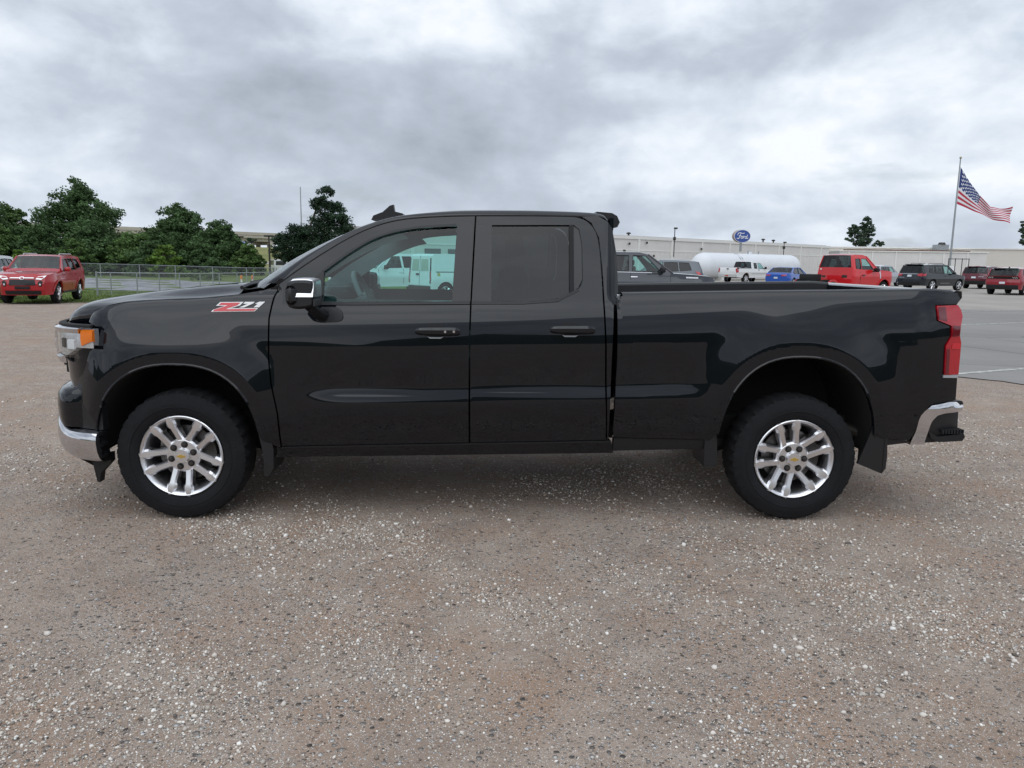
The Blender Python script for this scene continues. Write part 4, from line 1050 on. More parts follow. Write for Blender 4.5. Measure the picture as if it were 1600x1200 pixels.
# ================================================================== parked vehicles
def arc(xc, zc, r, z0, n=12):
    """wheel arch, from rear foot to front foot"""
    a0 = math.asin(max(-1, min(1, (z0-zc)/r)))
    return [(xc+r*math.cos(t), zc+r*math.sin(t)) for t in np.linspace(a0, math.pi-a0, n+1)]
def vehicle(name, label, cat, loc, rz, paint, S, group=None, step=0.16, clear=teal_glass, dark=tint_glass):
    """local x runs from the nose (0) to the tail (L), y across, z up.
    S: sil (silhouette, nose bottom -> over the roof -> tail bottom), hw, z0, axles, rw, arch, belt, tumble, wind/back (index pairs in sil), windows, items"""
    root = empty(name, (loc[0], loc[1], float(gz(loc[0], loc[1])) if len(loc) < 3 else loc[2]), rz, label, cat, group)
    sil = S['sil']; hw = S['hw']; z0 = S['z0']; Lx = max(p[0] for p in sil); rw = S['rw']; ra = S.get('arch', rw+0.07)
    belt, tum = S['belt'], S.get('tumble', 0.32); fr = S.get('round', (0.16, 0.5, 0.10, 0.35))
    bed = S.get('bed')
    def yf(x, z):
        x = np.asarray(x, float); z = np.asarray(z, float)
        h = hw-0.05*ss(z0+0.45, z0, z)-0.03*ss(belt-0.22, belt, z)-tum*np.maximum(0, z-belt)
        h = h+0.018*ss(0.10, 0.0, np.abs(z-(belt-0.30)))
        h = h-fr[0]*np.clip(1-x/fr[1], 0, 1)**2.2-fr[2]*np.clip(1-(Lx-x)/fr[3], 0, 1)**2.2
        return -h
    bottom = []
    for xa in sorted(S['axles'], reverse=True): bottom += arc(xa, rw, ra, z0)
    ssil = list(sil)
    if bed:   # side outline follows the rails, the centre follows the floor
        x0b, x1b, zr, zf = bed
        cs = [p for p in sil]
    outline = list(sil) + [(p[0], p[1]) for p in bottom]
    wins = S['windows']
    body = panel('body_side', outline, [w[0] for w in wins], paint, root, yf, 0, step, 0.03)
    for poly, kind in wins:
        so2 = panel('side_window', poly, (), clear if kind == 'c' else dark, root, yf, -0.015, 0.3, 0.004)
        for sg, wo_ in zip((1, -1), so2):
            pts = [(x, sg*float(yf(x, z)), z) for x, z in densify(poly, 0.3)]
            MB().tube(pts+[pts[0]], 0.013, 5, cap=False).build('window_trim', black_trim, wo_)
    # shell across
    def outw(i):
        a = np.array(sil[max(i-1, 0)], float); b = np.array(sil[min(i+1, len(sil)-1)], float); d = b-a; d /= (np.linalg.norm(d)+1e-9)
        return np.array([-d[1], d[0]])
    ts = [-1, -0.94, -0.8, -0.5, 0, 0.5, 0.8, 0.94, 1]
    cw = S.get('crown', 0.05)
    def row(i, ins=0.0, off=0.0):
        x, z = sil[i]; n = outw(i); h = -float(yf(x, z))-ins
        return [(x+n[0]*(cw*(1-abs(t)**3)+off), h*t, z+n[1]*(cw*(1-abs(t)**3)*0.6+off)) for t in ts]
    gl = {}
    for nm in ('wind', 'back'):
        if S.get(nm): gl[S[nm][0]] = (nm, S[nm][1])
    i = 0; shell = MB()
    while i < len(sil)-1:
        if i in gl:
            nm, j = gl[i]
            mb = MB(); mb.grid([row(k) for k in range(i, j+1)], flip=True)
            mb.build('windshield' if nm == 'wind' else 'rear_window', wind_glass if nm == 'wind' else dark, root)
            # frame along both glass edges
            for sg in (0, -1):
                fr_ = MB().tube([row(k)[sg] for k in range(i, j+1)], 0.03, 6); fr_.build('pillar', paint, root)
            i = j
        else:
            if not (bed and sil[i][0] > bed[0]-0.01 and sil[i+1][0] < bed[1]+0.05 and sil[i][1] > bed[2]-0.25):
                shell.grid([row(i), row(i+1)], flip=True)
            i += 1
    if shell.v: shell.build('body_shell', paint, root, angle=40)
    if bed:
        x0b, x1b, zr, zf = bed
        MB().box(x0b, x1b, -hw+0.18, hw-0.18, zf-0.05, zf).build('bed_floor', black_matte, root)
        for sg in (-1, 1):
            MB().box(x0b, x1b-0.03, min(sg*(hw-0.15), sg*(hw-0.05)), max(sg*(hw-0.15), sg*(hw-0.05)), zf, zr+0.012, bev=0.01).build('bed_rail', black_trim, root)
        MB().box(x0b-0.05, x0b+0.05, -hw+0.12, hw-0.12, zf, zr-0.02).build('bed_bulkhead', paint, root)
        MB().box(x1b-0.06, x1b+0.012, -hw+0.14, hw-0.14, z0+0.30, zr+0.01, bev=0.015).build('tailgate', paint, root)
    MB().box(0.15, Lx-0.15, -hw+0.32, hw-0.32, z0+0.02, z0+0.35).build('underbody', under_black, root)
    cx0, cx1 = S.get('cabin', (sil[0][0]+1.2, Lx-0.3))
    MB().box(cx0, cx1, -hw+0.13, hw-0.13, z0+0.3, belt-0.12).build('cabin_floor', dark_int, root)
    for xs in S.get('seats', (cx0+0.95,)):
        for sg in (-1, 1):
            st = MB().box(xs, xs+0.16, sg*0.38-0.24, sg*0.38+0.24, belt-0.4, belt+0.22, bev=0.05); st.box(xs+0.03, xs+0.13, sg*0.38-0.12, sg*0.38+0.12, belt+0.24, belt+0.42, bev=0.03)
            st.build('seat', dark_int, root)
    # wheels
    rimr = S.get('rim', rw*0.66)
    for xa in S['axles']:
        for sg in (-1, 1):
            w = MB().lathe([(0.03,rimr*0.97),(0.0,rimr),(0.0,rimr*0.93),(0.05,rimr*0.88),(0.055,0.0)], 24)
            wo = w.build('wheel', dark_metal if S.get('dark_rim') else alloy, root, loc=(xa, sg*(hw-0.03), rw), mirror=None if sg < 0 else 0.0)
            MB().lathe([(0.03,rimr*0.98),(-0.008,rimr*1.06),(-0.015,rw*0.86),(-0.002,rw*0.965),(0.03,rw),(0.19,rw),(0.22,rw*0.93),(0.22,rimr)], 28).build('tyre', rubber, wo, mirror=None if sg < 0 else 0.0)
            for k in range(S.get('nspoke', 5)):
                t = 2*math.pi*k/S.get('nspoke', 5)+xa
                sp_ = MB().tube([(0.03*math.cos(t), 0.008, 0.03*math.sin(t)), (rimr*0.95*math.cos(t), 0.0, rimr*0.95*math.sin(t))], [0.05, 0.038], 6)
                sp_.build('spoke', S.get('spoke_mat', alloy_bright), wo, mirror=None if sg < 0 else 0.0)
            if not S.get('dark_rim'):
                MB().lathe([(0.048,rimr*0.86),(0.048,0.03)], 20).build('brake_disc', under_black, wo, mirror=None if sg < 0 else 0.0)
            MB().box(xa-ra, xa+ra, min(sg*(hw-0.33), sg*(hw-0.30)), max(sg*(hw-0.33), sg*(hw-0.30)), z0, rw+ra-0.02).build('wheel_well', under_black, root)
    # trim
    def edge_x(z, which):
        k = int(np.argmax([p[1] for p in sil]))
        pts = [p for p in (sil[:S.get('nose_n', 5)] if which == 'front' else sil[-S.get('tail_n', 6):])]
        pts = sorted(pts, key=lambda p: p[1]); return np.interp(z, [p[1] for p in pts], [p[0] for p in pts])
    for it in S.get('items', ()):
        kind, nm, mt_ = it[0], it[1], it[2]
        if kind == 'side': panel(nm, it[3], (), mt_, root, yf, it[4], 0.3, 0.02)
        elif kind in ('front', 'rear', 'front2', 'rear2'):
            which = kind.rstrip('2'); poly = it[3]; off = it[4]; sgn = -1 if which == 'front' else 1
            for mir in ((1, -1) if kind.endswith('2') else (1,)):
                V, F, LI = tri_patch(poly, (), 0.12)
                P = []
                for tt, z in V:
                    x = float(edge_x(z, which)); h = -float(yf(x, z)); P.append((x+sgn*(cw*(1-abs(tt)**3)+off), mir*tt*h, z))
                # patch plus a rim that runs back into the body
                mb = MB(); f_ = [tuple(q) for q in F]
                mb.add(P, f_); l = LI[0]; b0 = [P[q] for q in l]; b1 = [(p[0]-sgn*0.04, p[1], p[2]) for p in b0]; n = len(l)
                mb.add(b0+b1, [(q, (q+1) % n, n+(q+1) % n, n+q) for q in range(n)])
                mb.build(nm, mt_, root, angle=30)
        elif kind == 'box':
            b = it[3]; MB().box(*b, bev=it[4] if len(it) > 4 else 0.02).build(nm, mt_, root)
        elif kind == 'box2':
            b = it[3]
            MB().box(b[0], b[1], b[2], b[3], b[4], b[5], bev=it[4] if len(it) > 4 else 0.02).build(nm, mt_, root)
            MB().box(b[0], b[1], -b[3], -b[2], b[4], b[5], bev=it[4] if len(it) > 4 else 0.02).build(nm, mt_, root)
        elif kind == 'tube2':
            for sg in (1, -1): MB().tube([(p[0], sg*p[1], p[2]) for p in it[3]], it[4], 6).build(nm, mt_, root)
        elif kind == 'mirror':
            x, z, wdt = it[3]
            y_ = -float(yf(x, z))
            for sg in (1, -1):
                ya, yb = sorted((sg*(y_+0.05), sg*(y_+0.05+wdt)))
                MB().box(x-0.06, x+0.10, ya, yb, z-0.06, z+0.14 if it[2] is not paint else z+0.11, bev=0.045).build(nm, mt_, root)
                ya, yb = sorted((sg*(y_-0.06), sg*(y_+0.08)))
                MB().box(x-0.02, x+0.05, ya, yb, z-0.05, z-0.01, bev=0.015).build('mirror_arm', black_trim, root)
    return root
HP = math.pi
plate = mat('licence_plate', (0.62, 0.66, 0.70), 0.5)

# ---- red four-door SUV by the fence
suv_sil = [(0.10,0.34),(0.02,0.55),(0.0,0.75),(0.06,0.98),(0.20,1.08),(0.60,1.14),(1.22,1.20),(1.42,1.28),(2.06,1.74),(2.30,1.79),(3.2,1.80),(4.10,1.77),(4.30,1.72),(4.62,1.20),(4.72,1.02),(4.76,0.72),(4.78,0.50),(4.70,0.38)]
suv = dict(sil=suv_sil, hw=0.955, z0=0.36, axles=(0.90,3.69), rw=0.385, arch=0.47, belt=1.14, tumble=0.28, wind=(7,8), back=(12,13), nose_n=5, tail_n=7, round=(0.26,0.7,0.10,0.4),
    windows=[([(1.78,1.24),(2.16,1.64),(2.62,1.67),(2.62,1.22)],'c'), ([(2.70,1.22),(2.70,1.67),(3.32,1.67),(3.48,1.24)],'d'), ([(3.58,1.26),(3.44,1.66),(4.02,1.64),(4.26,1.32)],'d')],
    cabin=(1.5,4.4), seats=(2.35,3.25),
    items=[('front','grille',black_trim,[(-0.62,0.70),(-0.55,0.90),(0.55,0.90),(0.62,0.70)],0.02), ('front','grille_bar',chrome,[(-0.55,0.955),(-0.5,0.985),(0.5,0.985),(0.55,0.955)],0.025),
        ('front','emblem',chrome,[(0.12*math.cos(t),0.965+0.055*math.sin(t)) for t in np.linspace(0,6.28,13)[:-1]],0.04), ('front','emblem_core',red_paint,[(0.07*math.cos(t),0.965+0.028*math.sin(t)) for t in np.linspace(0,6.28,11)[:-1]],0.045),
        ('front2','headlamp',lamp_silver,[(0.60,0.92),(0.66,1.02),(0.98,1.06),(0.98,0.98),(0.84,0.90)],0.02), ('front2','lamp_shade',black_trim,[(0.70,0.80),(0.80,0.88),(0.92,0.82),(0.90,0.66),(0.80,0.66)],0.015), ('front2','fog_lamp',badge_white,[(0.80,0.70),(0.80,0.76),(0.87,0.76),(0.87,0.70)],0.03),
        ('front','skid_plate',black_trim,[(-0.80,0.36),(-0.86,0.50),(0.86,0.50),(0.80,0.36)],0.02),
        ('side','sill_step',black_trim,[(1.40,0.37),(1.40,0.44),(3.18,0.44),(3.18,0.37)],0.04), ('side','door_handle',red_paint,[(2.42,1.06),(2.42,1.09),(2.60,1.09),(2.60,1.06)],0.03), ('side','door_handle',red_paint,[(3.22,1.06),(3.22,1.09),(3.40,1.09),(3.40,1.06)],0.03),
        ('side','arch_flare',red_paint,arc(0.90,0.385,0.53,0.45)[::1]+arc(0.90,0.385,0.475,0.45)[::-1],0.03), ('side','arch_flare',red_paint,arc(3.69,0.385,0.53,0.45)+arc(3.69,0.385,0.475,0.45)[::-1],0.03),
        ('side','tail_lamp',red_lens,[(4.52,1.02),(4.46,1.24),(4.60,1.22),(4.70,1.02)],0.02), ('side','seam',black_matte,[(2.655,0.45),(2.655,1.2),(2.668,1.2),(2.668,0.45)],0.002), ('side','seam',black_matte,[(1.50,0.45),(1.50,1.14),(1.512,1.14),(1.512,0.45)],0.002),
        ('tube2','roof_rail',silver_paint,[(2.35,0.62,1.80),(2.42,0.62,1.85),(3.9,0.62,1.85),(4.0,0.62,1.80)],0.022), ('mirror','door_mirror',red_paint,(1.72,1.24,0.22)),
        ('box','plate_holder',black_matte,(-0.075,-0.045,-0.25,0.25,0.56,0.66))])
vehicle('parked_suv', 'red four door SUV with chrome grille bar parked at the edge of the grass', 'SUV', (-15.1, 24.3), R(103), red_paint, suv, 'parked vehicles')
# ---- white car beside it, cut by the picture edge
def sedan_spec(belt=0.92, roof=1.44, L=4.7, hw=0.92, rim=0.23, items=(), dark_rim=False):
    s = [(0.10,0.26),(0.0,0.45),(0.02,0.62),(0.18,0.76),(0.60,0.86),(1.25,belt+0.02),(2.05,roof-0.06),(2.40,roof),(3.1,roof-0.01),(3.45,roof-0.06),(4.10,belt+0.12),(4.55,belt+0.08),(L,belt-0.02),(L-0.02,0.62),(L-0.03,0.40),(L-0.12,0.28)]
    return dict(sil=s, hw=hw, z0=0.27, axles=(0.92,3.66), rw=0.33, arch=0.385, belt=belt, tumble=0.42, wind=(5,6), back=(9,10), nose_n=4, tail_n=5, round=(0.28,0.7,0.18,0.5), rim=rim, dark_rim=dark_rim,
        windows=[([(1.62,belt+0.03),(2.12,roof-0.10),(2.58,roof-0.07),(2.58,belt+0.04)],'d'), ([(2.66,belt+0.04),(2.66,roof-0.07),(3.2,roof-0.09),(3.72,belt+0.13),(3.5,belt+0.05)],'d')],
        cabin=(1.5,3.8), seats=(2.25,3.05), items=list(items))
vehicle('parked_car', 'white car with silver wheels half hidden beside the red SUV', 'car', (-18.75, 26.6), R(108), white_paint,
    dict(suv, items=[('front2','headlamp',lamp_silver,[(0.62,0.82),(0.66,0.96),(0.98,0.98),(0.92,0.86)],0.02), ('mirror','door_mirror',white_paint,(1.72,1.24,0.2)), ('front','grille',black_trim,[(-0.6,0.62),(-0.55,0.86),(0.55,0.86),(0.6,0.62)],0.02)]), 'parked vehicles')

# ---- pickups
def pickup_spec(L=5.9, cab_end=3.75, hood=1.20, roof=1.93, hw=1.0, bedz=1.35, ax=(0.95,4.62), crew=True, rw=0.40, items=(), tum=0.30, cab_front=1.45, nobed=False, winds=None, nspoke=6, rear_up=None):
    ra = rear_up or cab_end
    belt = hood+0.06
    s = [(0.10,0.45),(0.0,0.62),(0.0,0.90),(0.05,hood-0.12),(0.22,hood-0.03),(0.75,hood+0.02),(cab_front,hood+0.06),(cab_front+0.80,roof-0.07),(cab_front+1.10,roof),(ra-0.35,roof),(ra-0.10,roof-0.04),(ra,belt+0.10)]
    if nobed: s += [(ra+0.02,0.95),(ra+0.0,0.55)]
    else: s += [(cab_end+0.03,bedz),(L-0.10,bedz+0.01),(L,bedz-0.02),(L-0.02,0.85),(L-0.03,0.52)]
    if winds is None:
        b = cab_front
        winds = [([(b+0.42,belt+0.04),(b+0.48,belt+0.12),(b+0.88,roof-0.12),(b+1.30,roof-0.11),(b+1.34,belt+0.06)],'c'), ([(b+1.46,belt+0.06),(b+1.44,roof-0.11),(ra-0.26,roof-0.11),(ra-0.18,belt+0.08)],'d')]
    d = dict(sil=s, hw=hw, z0=0.47, axles=ax, rw=rw, arch=rw+0.10, belt=belt, tumble=tum, wind=(6,7), back=(10,11), nose_n=4, tail_n=4, round=(0.20,0.5,0.05,0.3), windows=winds, nspoke=nspoke,
        cabin=(cab_front+0.1,ra-0.1), seats=(cab_front+1.15,) if not crew else (cab_front+1.15,cab_front+2.0), items=list(items), crown=0.04)
    if not nobed: d['bed'] = (cab_end+0.03, L, bedz, 0.88)
    return d
its = [('side','door_handle',chrome,[(2.62,1.12),(2.62,1.15),(2.84,1.15),(2.84,1.12)],0.03), ('side','door_handle',chrome,[(3.62,1.12),(3.62,1.15),(3.84,1.15),(3.84,1.12)],0.03),
    ('side','fender_badge',lamp_silver,[(0.62,1.10),(0.62,1.145),(1.02,1.155),(1.02,1.11)],0.012), ('side','belt_trim',silver_paint,[(2.15,1.262),(2.15,1.285),(4.1,1.305),(4.1,1.285)],0.012), ('side','window_surround',black_trim,[(1.90,1.27),(2.30,1.24),(2.30,1.215),(1.85,1.235)],0.012),
    ('mirror','door_mirror',black_trim,(1.80,1.34,0.24)), ('front2','headlamp',lamp_silver,[(0.62,0.90),(0.62,1.10),(1.0,1.10),(1.0,0.90)],0.015), ('front','grille',chrome,[(-0.6,0.80),(-0.6,1.10),(0.6,1.10),(0.6,0.80)],0.02),
    ('front','front_bumper',chrome,[(-1.0,0.48),(-1.0,0.70),(1.0,0.70),(1.0,0.48)],0.06), ('side','arch_flare',grey_paint,arc(0.95,0.40,0.545,0.48)+arc(0.95,0.40,0.505,0.48)[::-1],0.025), ('side','seam',black_matte,[(2.84,0.55),(2.84,1.28),(2.852,1.28),(2.852,0.55)],0.002), ('side','seam',black_matte,[(1.52,0.55),(1.52,1.24),(1.532,1.24),(1.532,0.55)],0.002),
    ('box','roof_antenna',black_matte,(2.85,2.95,-0.04,0.04,1.97,2.02))]
vehicle('parked_pickup', 'dark grey crew cab pickup with chrome door handles parked behind the black truck bed', 'pickup truck', (9.35, 21.6), R(180), grey_paint, pickup_spec(cab_end=4.2, L=6.1, ax=(0.95,4.75), items=its), 'parked vehicles')
# white extended cab pickup seen from behind
its = [('rear2','tail_lamp',red_lens,[(0.86,0.92),(0.86,1.32),(1.0,1.32),(1.0,0.92)],0.02), ('rear','rear_bumper',lamp_silver,[(-0.98,0.54),(-0.98,0.74),(0.98,0.74),(0.98,0.54)],0.12), ('rear','licence_plate',mat('rust_plate',(0.45,0.12,0.08),0.6),[(-0.16,0.58),(-0.16,0.70),(0.16,0.70),(0.16,0.58)],0.15),
    ('rear','tailgate_handle',black_matte,[(-0.10,1.16),(-0.10,1.24),(0.10,1.24),(0.10,1.16)],0.03), ('side','door_handle',black_matte,[(2.62,1.10),(2.62,1.16),(2.80,1.16),(2.80,1.10)],0.02), ('mirror','door_mirror',black_trim,(1.85,1.26,0.2)),
    ('side','side_moulding',silver_paint,[(1.55,0.78),(1.55,0.83),(3.8,0.83),(3.8,0.78)],0.012), ('side','rust_arch',mat('rust',(0.20,0.10,0.05),0.9),arc(4.55,0.385,0.52,0.5)+arc(4.55,0.385,0.49,0.5)[::-1],0.004), ('box','high_brake_light',red_lens,(3.58,3.66,-0.15,0.15,1.78,1.82)),
    ('side','tail_lamp_side',red_lens,[(5.66,0.92),(5.66,1.32),(5.78,1.32),(5.78,0.92)],0.008)]
b = 1.45
vehicle('parked_pickup', 'old white extended cab pickup with its tailgate towards the black truck, before the white tank', 'pickup truck', (26.6, 63.6), R(180+38), white_paint,
    pickup_spec(L=5.8, cab_end=3.72, hood=1.12, roof=1.84, hw=0.98, bedz=1.30, ax=(0.9,4.55), crew=False, rw=0.385, items=its, winds=[([(b+0.42,1.22),(b+0.90,1.70),(b+1.28,1.71),(b+1.30,1.22)],'c'), ([(b+1.46,1.24),(b+1.44,1.71),(b+1.88,1.71),(b+1.92,1.24)],'d')]), 'parked vehicles')
# red chassis cab, no bed fitted
its = [('mirror','door_mirror',black_trim,(1.92,1.36,0.30)), ('side','fender_vent',chrome,[(1.28,0.98),(1.34,1.36),(1.42,1.36),(1.36,0.98)],0.015), ('side','door_handle',black_trim,[(2.62,1.12),(2.62,1.17),(2.84,1.17),(2.84,1.12)],0.03), ('side','seam',black_matte,[(2.94,0.6),(2.94,1.30),(2.955,1.30),(2.955,0.6)],0.002),
    ('rear','back_badge',dark_metal,[(-0.72,1.02),(-0.72,1.10),(-0.50,1.10),(-0.50,1.02)],0.02), ('rear','back_badge',dark_metal,[(0.45,1.02),(0.45,1.14),(0.72,1.14),(0.72,1.02)],0.02), ('rear','dealer_sticker',badge_white,[(-0.88,1.38),(-0.88,1.44),(-0.78,1.44),(-0.78,1.38)],0.02),
    ('box','frame_rail',under_black,(3.9,6.4,-0.45,-0.33,0.62,0.82)), ('box','frame_rail',under_black,(3.9,6.4,0.33,0.45,0.62,0.82)), ('box','equipment_box',black_matte,(4.3,5.0,-0.95,-0.2,0.80,1.16)), ('box','roof_lamp',mat('green_tag',(0.35,0.6,0.3),0.6),(2.75,2.95,-0.2,0.05,2.07,2.13)),
    ('box','roof_lamp',amber_lens,(2.45,2.55,-0.6,-0.5,2.05,2.09)), ('box','roof_lamp',amber_lens,(2.45,2.55,0.5,0.6,2.05,2.09)), ('front2','headlamp',lamp_silver,[(0.62,0.95),(0.62,1.18),(1.0,1.18),(1.0,0.95)],0.015), ('side','arch_flare',red_paint2,arc(0.95,0.42,0.58,0.5)+arc(0.95,0.42,0.525,0.5)[::-1],0.03)]
b = 1.5
sp = pickup_spec(cab_end=3.55, hood=1.34, roof=2.12, hw=1.0, ax=(0.95,5.0), crew=False, rw=0.42, items=its, nobed=True, cab_front=1.5, winds=[([(b+0.40,1.42),(b+0.46,1.50),(b+0.86,1.92),(b+1.26,1.93),(b+1.30,1.43)],'c'), ([(b+1.38,1.43),(b+1.36,1.93),(b+1.72,1.92),(b+1.80,1.46)],'d')])
vehicle('chassis_cab', 'bright red chassis cab truck without a bed, rear window towards the black truck', 'truck', (21.9, 34.8), R(211), red_paint2, sp, 'parked vehicles')

# ---- SUVs and cars on the right
def suv2(belt=1.08, roof=1.76, L=4.95, hw=0.98, hood=1.02, items=(), rw=0.37, slope=0.42, axles=(0.95,3.82), win=None, rim=None, dark_rim=False, tum=0.32):
    s = [(0.10,0.30),(0.0,0.50),(0.0,0.70),(0.08,0.90),(0.30,hood-0.04),(0.75,hood),(1.35,belt+0.04),(2.10,roof-0.06),(2.5,roof),(3.4,roof),(L-0.55,roof-0.05),(L-0.38,roof-0.08),(L-0.38+slope*0.55,belt+0.10),(L-0.08,belt-0.06),(L,0.75),(L,0.50),(L-0.08,0.34)]
    w = win or [([(1.72,belt+0.06),(2.15,roof-0.14),(2.62,roof-0.12),(2.62,belt+0.05)],'c'), ([(2.70,belt+0.05),(2.70,roof-0.12),(3.42,roof-0.12),(3.50,belt+0.07)],'d'), ([(3.58,belt+0.08),(3.50,roof-0.12),(4.05,roof-0.14),(4.22,belt+0.14)],'d')]
    return dict(sil=s, hw=hw, z0=0.32, axles=axles, rw=rw, arch=rw+0.065, belt=belt, tumble=tum, wind=(6,7), back=(11,12), nose_n=5, tail_n=5, round=(0.26,0.6,0.14,0.45), windows=w, cabin=(1.5,L-0.5), seats=(2.3,3.2), items=list(items), rim=rim, **({'dark_rim': True} if dark_rim else {})) if rim else \
           dict(sil=s, hw=hw, z0=0.32, axles=axles, rw=rw, arch=rw+0.065, belt=belt, tumble=tum, wind=(6,7), back=(11,12), nose_n=5, tail_n=5, round=(0.26,0.6,0.14,0.45), windows=w, cabin=(1.5,L-0.5), seats=(2.3,3.2), items=list(items))
spoil = lambda L, roof, mt_: ('box','roof_spoiler',mt_,(L-0.52,L-0.24,-0.62,0.62,roof-0.05,roof+0.0),0.02)
its = [('rear2','tail_lamp',red_lens,[(0.66,0.98),(0.66,1.12),(1.0,1.16),(1.0,0.96)],0.02), ('rear','chrome_strip',chrome,[(-0.92,1.10),(-0.92,1.125),(0.66,1.125),(0.66,1.10)],0.02), ('rear','licence_plate',plate,[(-0.17,0.92),(-0.17,1.05),(0.17,1.05),(0.17,0.92)],0.03), ('rear','rear_bumper',black_trim,[(-1,0.36),(-1,0.60),(1,0.60),(1,0.36)],0.03), ('rear','badge',chrome,[(-0.85,0.86),(-0.85,0.88),(-0.4,0.88),(-0.4,0.86)],0.025),
    ('side','tail_lamp_side',red_lens,[(4.62,0.98),(4.52,1.14),(4.80,1.12),(4.86,0.98)],0.015), ('side','door_trim',chrome,[(2.0,0.50),(2.0,0.52),(3.0,0.52),(3.0,0.50)],0.012), spoil(4.95,1.76,ink_paint), ('tube2','roof_rail',black_trim,[(2.4,0.64,1.77),(2.5,0.64,1.82),(3.9,0.64,1.82),(4.0,0.64,1.76)],0.02), ('mirror','door_mirror',ink_paint,(1.75,1.16,0.2)), ('side','door_handle',ink_paint,[(2.40,0.98),(2.40,1.01),(2.60,1.01),(2.60,0.98)],0.03)]
vehicle('parked_suv', 'black SUV with roof rails and red tail lamp parked next to the red chassis cab', 'SUV', (34.7, 49.0), R(206), ink_paint, suv2(items=its, rim=0.26), 'parked vehicles')
its = [('rear2','tail_lamp',dark_red_lens,[(0.70,0.98),(0.70,1.10),(1.0,1.10),(1.0,0.96)],0.02), ('rear','licence_plate',plate,[(-0.17,0.80),(-0.17,0.92),(0.17,0.92),(0.17,0.80)],0.03), ('rear','rear_bumper',black_trim,[(-1,0.34),(-1,0.62),(1,0.62),(1,0.34)],0.03), ('rear','badge',chrome,[(0.35,0.90),(0.35,0.925),(0.75,0.925),(0.75,0.90)],0.025), spoil(4.6,1.68,maroon_paint)]
vehicle('parked_suv', 'dark maroon SUV with black lower bumper between the black SUV and the ruby crossover', 'SUV', (41.8, 55.0), R(217), maroon_paint, suv2(L=4.6, belt=1.04, roof=1.68, items=its, axles=(0.9,3.6)), 'parked vehicles')
its = [('rear2','tail_lamp',lamp_silver,[(0.62,0.98),(0.60,1.06),(0.66,1.06),(0.68,0.98)],0.02), ('rear2','tail_lamp',lamp_silver,[(0.73,0.98),(0.71,1.06),(0.77,1.06),(0.79,0.98)],0.02), ('rear2','tail_lamp',lamp_silver,[(0.84,0.98),(0.82,1.06),(0.88,1.06),(0.90,0.98)],0.02), ('rear','licence_plate',plate,[(-0.17,0.66),(-0.17,0.78),(0.17,0.78),(0.17,0.66)],0.03),
    ('rear','rear_bumper',black_trim,[(-1,0.33),(-1,0.60),(1,0.60),(1,0.33)],0.04), ('rear','lamp_band',black_paint,[(-0.95,0.95),(-0.95,1.08),(0.95,1.08),(0.95,0.95)],0.012), spoil(4.7,1.58,black_paint), ('box','roof_antenna',black_trim,(3.75,3.9,-0.03,0.03,1.60,1.66)), ('side','sill_trim',black_trim,[(1.4,0.32),(1.4,0.42),(3.4,0.42),(3.4,0.32)],0.02)]
vehicle('parked_crossover', 'ruby red crossover with black roof spoiler and triple bar tail lamps', 'car', (35.9, 43.1), R(218), ruby_paint, suv2(L=4.7, belt=1.02, roof=1.60, hood=0.95, items=its, axles=(0.9,3.85), slope=0.75), 'parked vehicles')
its = [('rear2','tail_lamp',red_lens,[(0.55,0.80),(0.52,0.90),(1.0,0.94),(1.0,0.82)],0.02), ('rear','licence_plate',plate,[(-0.17,0.62),(-0.17,0.74),(0.17,0.74),(0.17,0.62)],0.03), ('rear','rear_bumper',black_trim,[(-1,0.28),(-1,0.40),(1,0.40),(1,0.28)],0.03)]
vehicle('parked_car', 'bright blue sedan with its tail towards the black truck beside the white pickup', 'car', (25.4, 53.2), R(180+48), blue_paint, sedan_spec(items=its), 'parked vehicles')
its = [('side','tail_lamp',red_lens,[(4.55,0.98),(4.42,1.16),(4.66,1.12),(4.80,0.96)],0.03), ('tube2','roof_rail',silver_paint,[(2.4,0.64,1.75),(2.5,0.64,1.80),(3.9,0.64,1.80),(4.1,0.64,1.74)],0.022)]
vehicle('parked_suv', 'steel grey SUV with silver roof rails half hidden behind the grey pickup', 'SUV', (9.4, 40.6), R(-12), steel_paint, suv2(items=its), 'parked vehicles')
vehicle('parked_car', 'silver car mostly hidden behind the bright red chassis cab', 'car', (35.2, 58.5), R(220), silver_paint, suv2(L=4.6, roof=1.66), 'parked vehicles')

# ---- vehicles seen through the cab windows
its = [('mirror','door_mirror',black_trim,(1.82,1.30,0.24)), ('side','door_handle',white_paint,[(2.62,1.10),(2.62,1.14),(2.84,1.14),(2.84,1.10)],0.03), ('side','seam',black_matte,[(2.84,0.55),(2.84,1.28),(2.858,1.28),(2.858,0.55)],0.003), ('side','seam',black_matte,[(1.52,0.55),(1.52,1.24),(1.538,1.24),(1.538,0.55)],0.003), ('front2','headlamp',lamp_silver,[(0.62,0.90),(0.62,1.10),(1.0,1.10),(1.0,0.90)],0.015), ('front','grille',black_trim,[(-0.6,0.80),(-0.6,1.10),(0.6,1.10),(0.6,0.80)],0.02)]
vehicle('parked_pickup', 'white crew cab pickup seen through the driver window of the black truck', 'pickup truck', (-4.8, 30.1), R(40), white_paint, pickup_spec(cab_end=4.2, L=6.0, ax=(0.95,4.7), items=its), 'parked vehicles')
van_sil = [(0.10,0.30),(0.0,0.50),(0.02,0.80),(0.25,1.02),(0.85,1.14),(1.65,1.72),(2.1,1.82),(3.5,1.83),(4.25,1.82),(4.36,1.74),(4.42,1.0),(4.44,0.60),(4.42,0.32)]
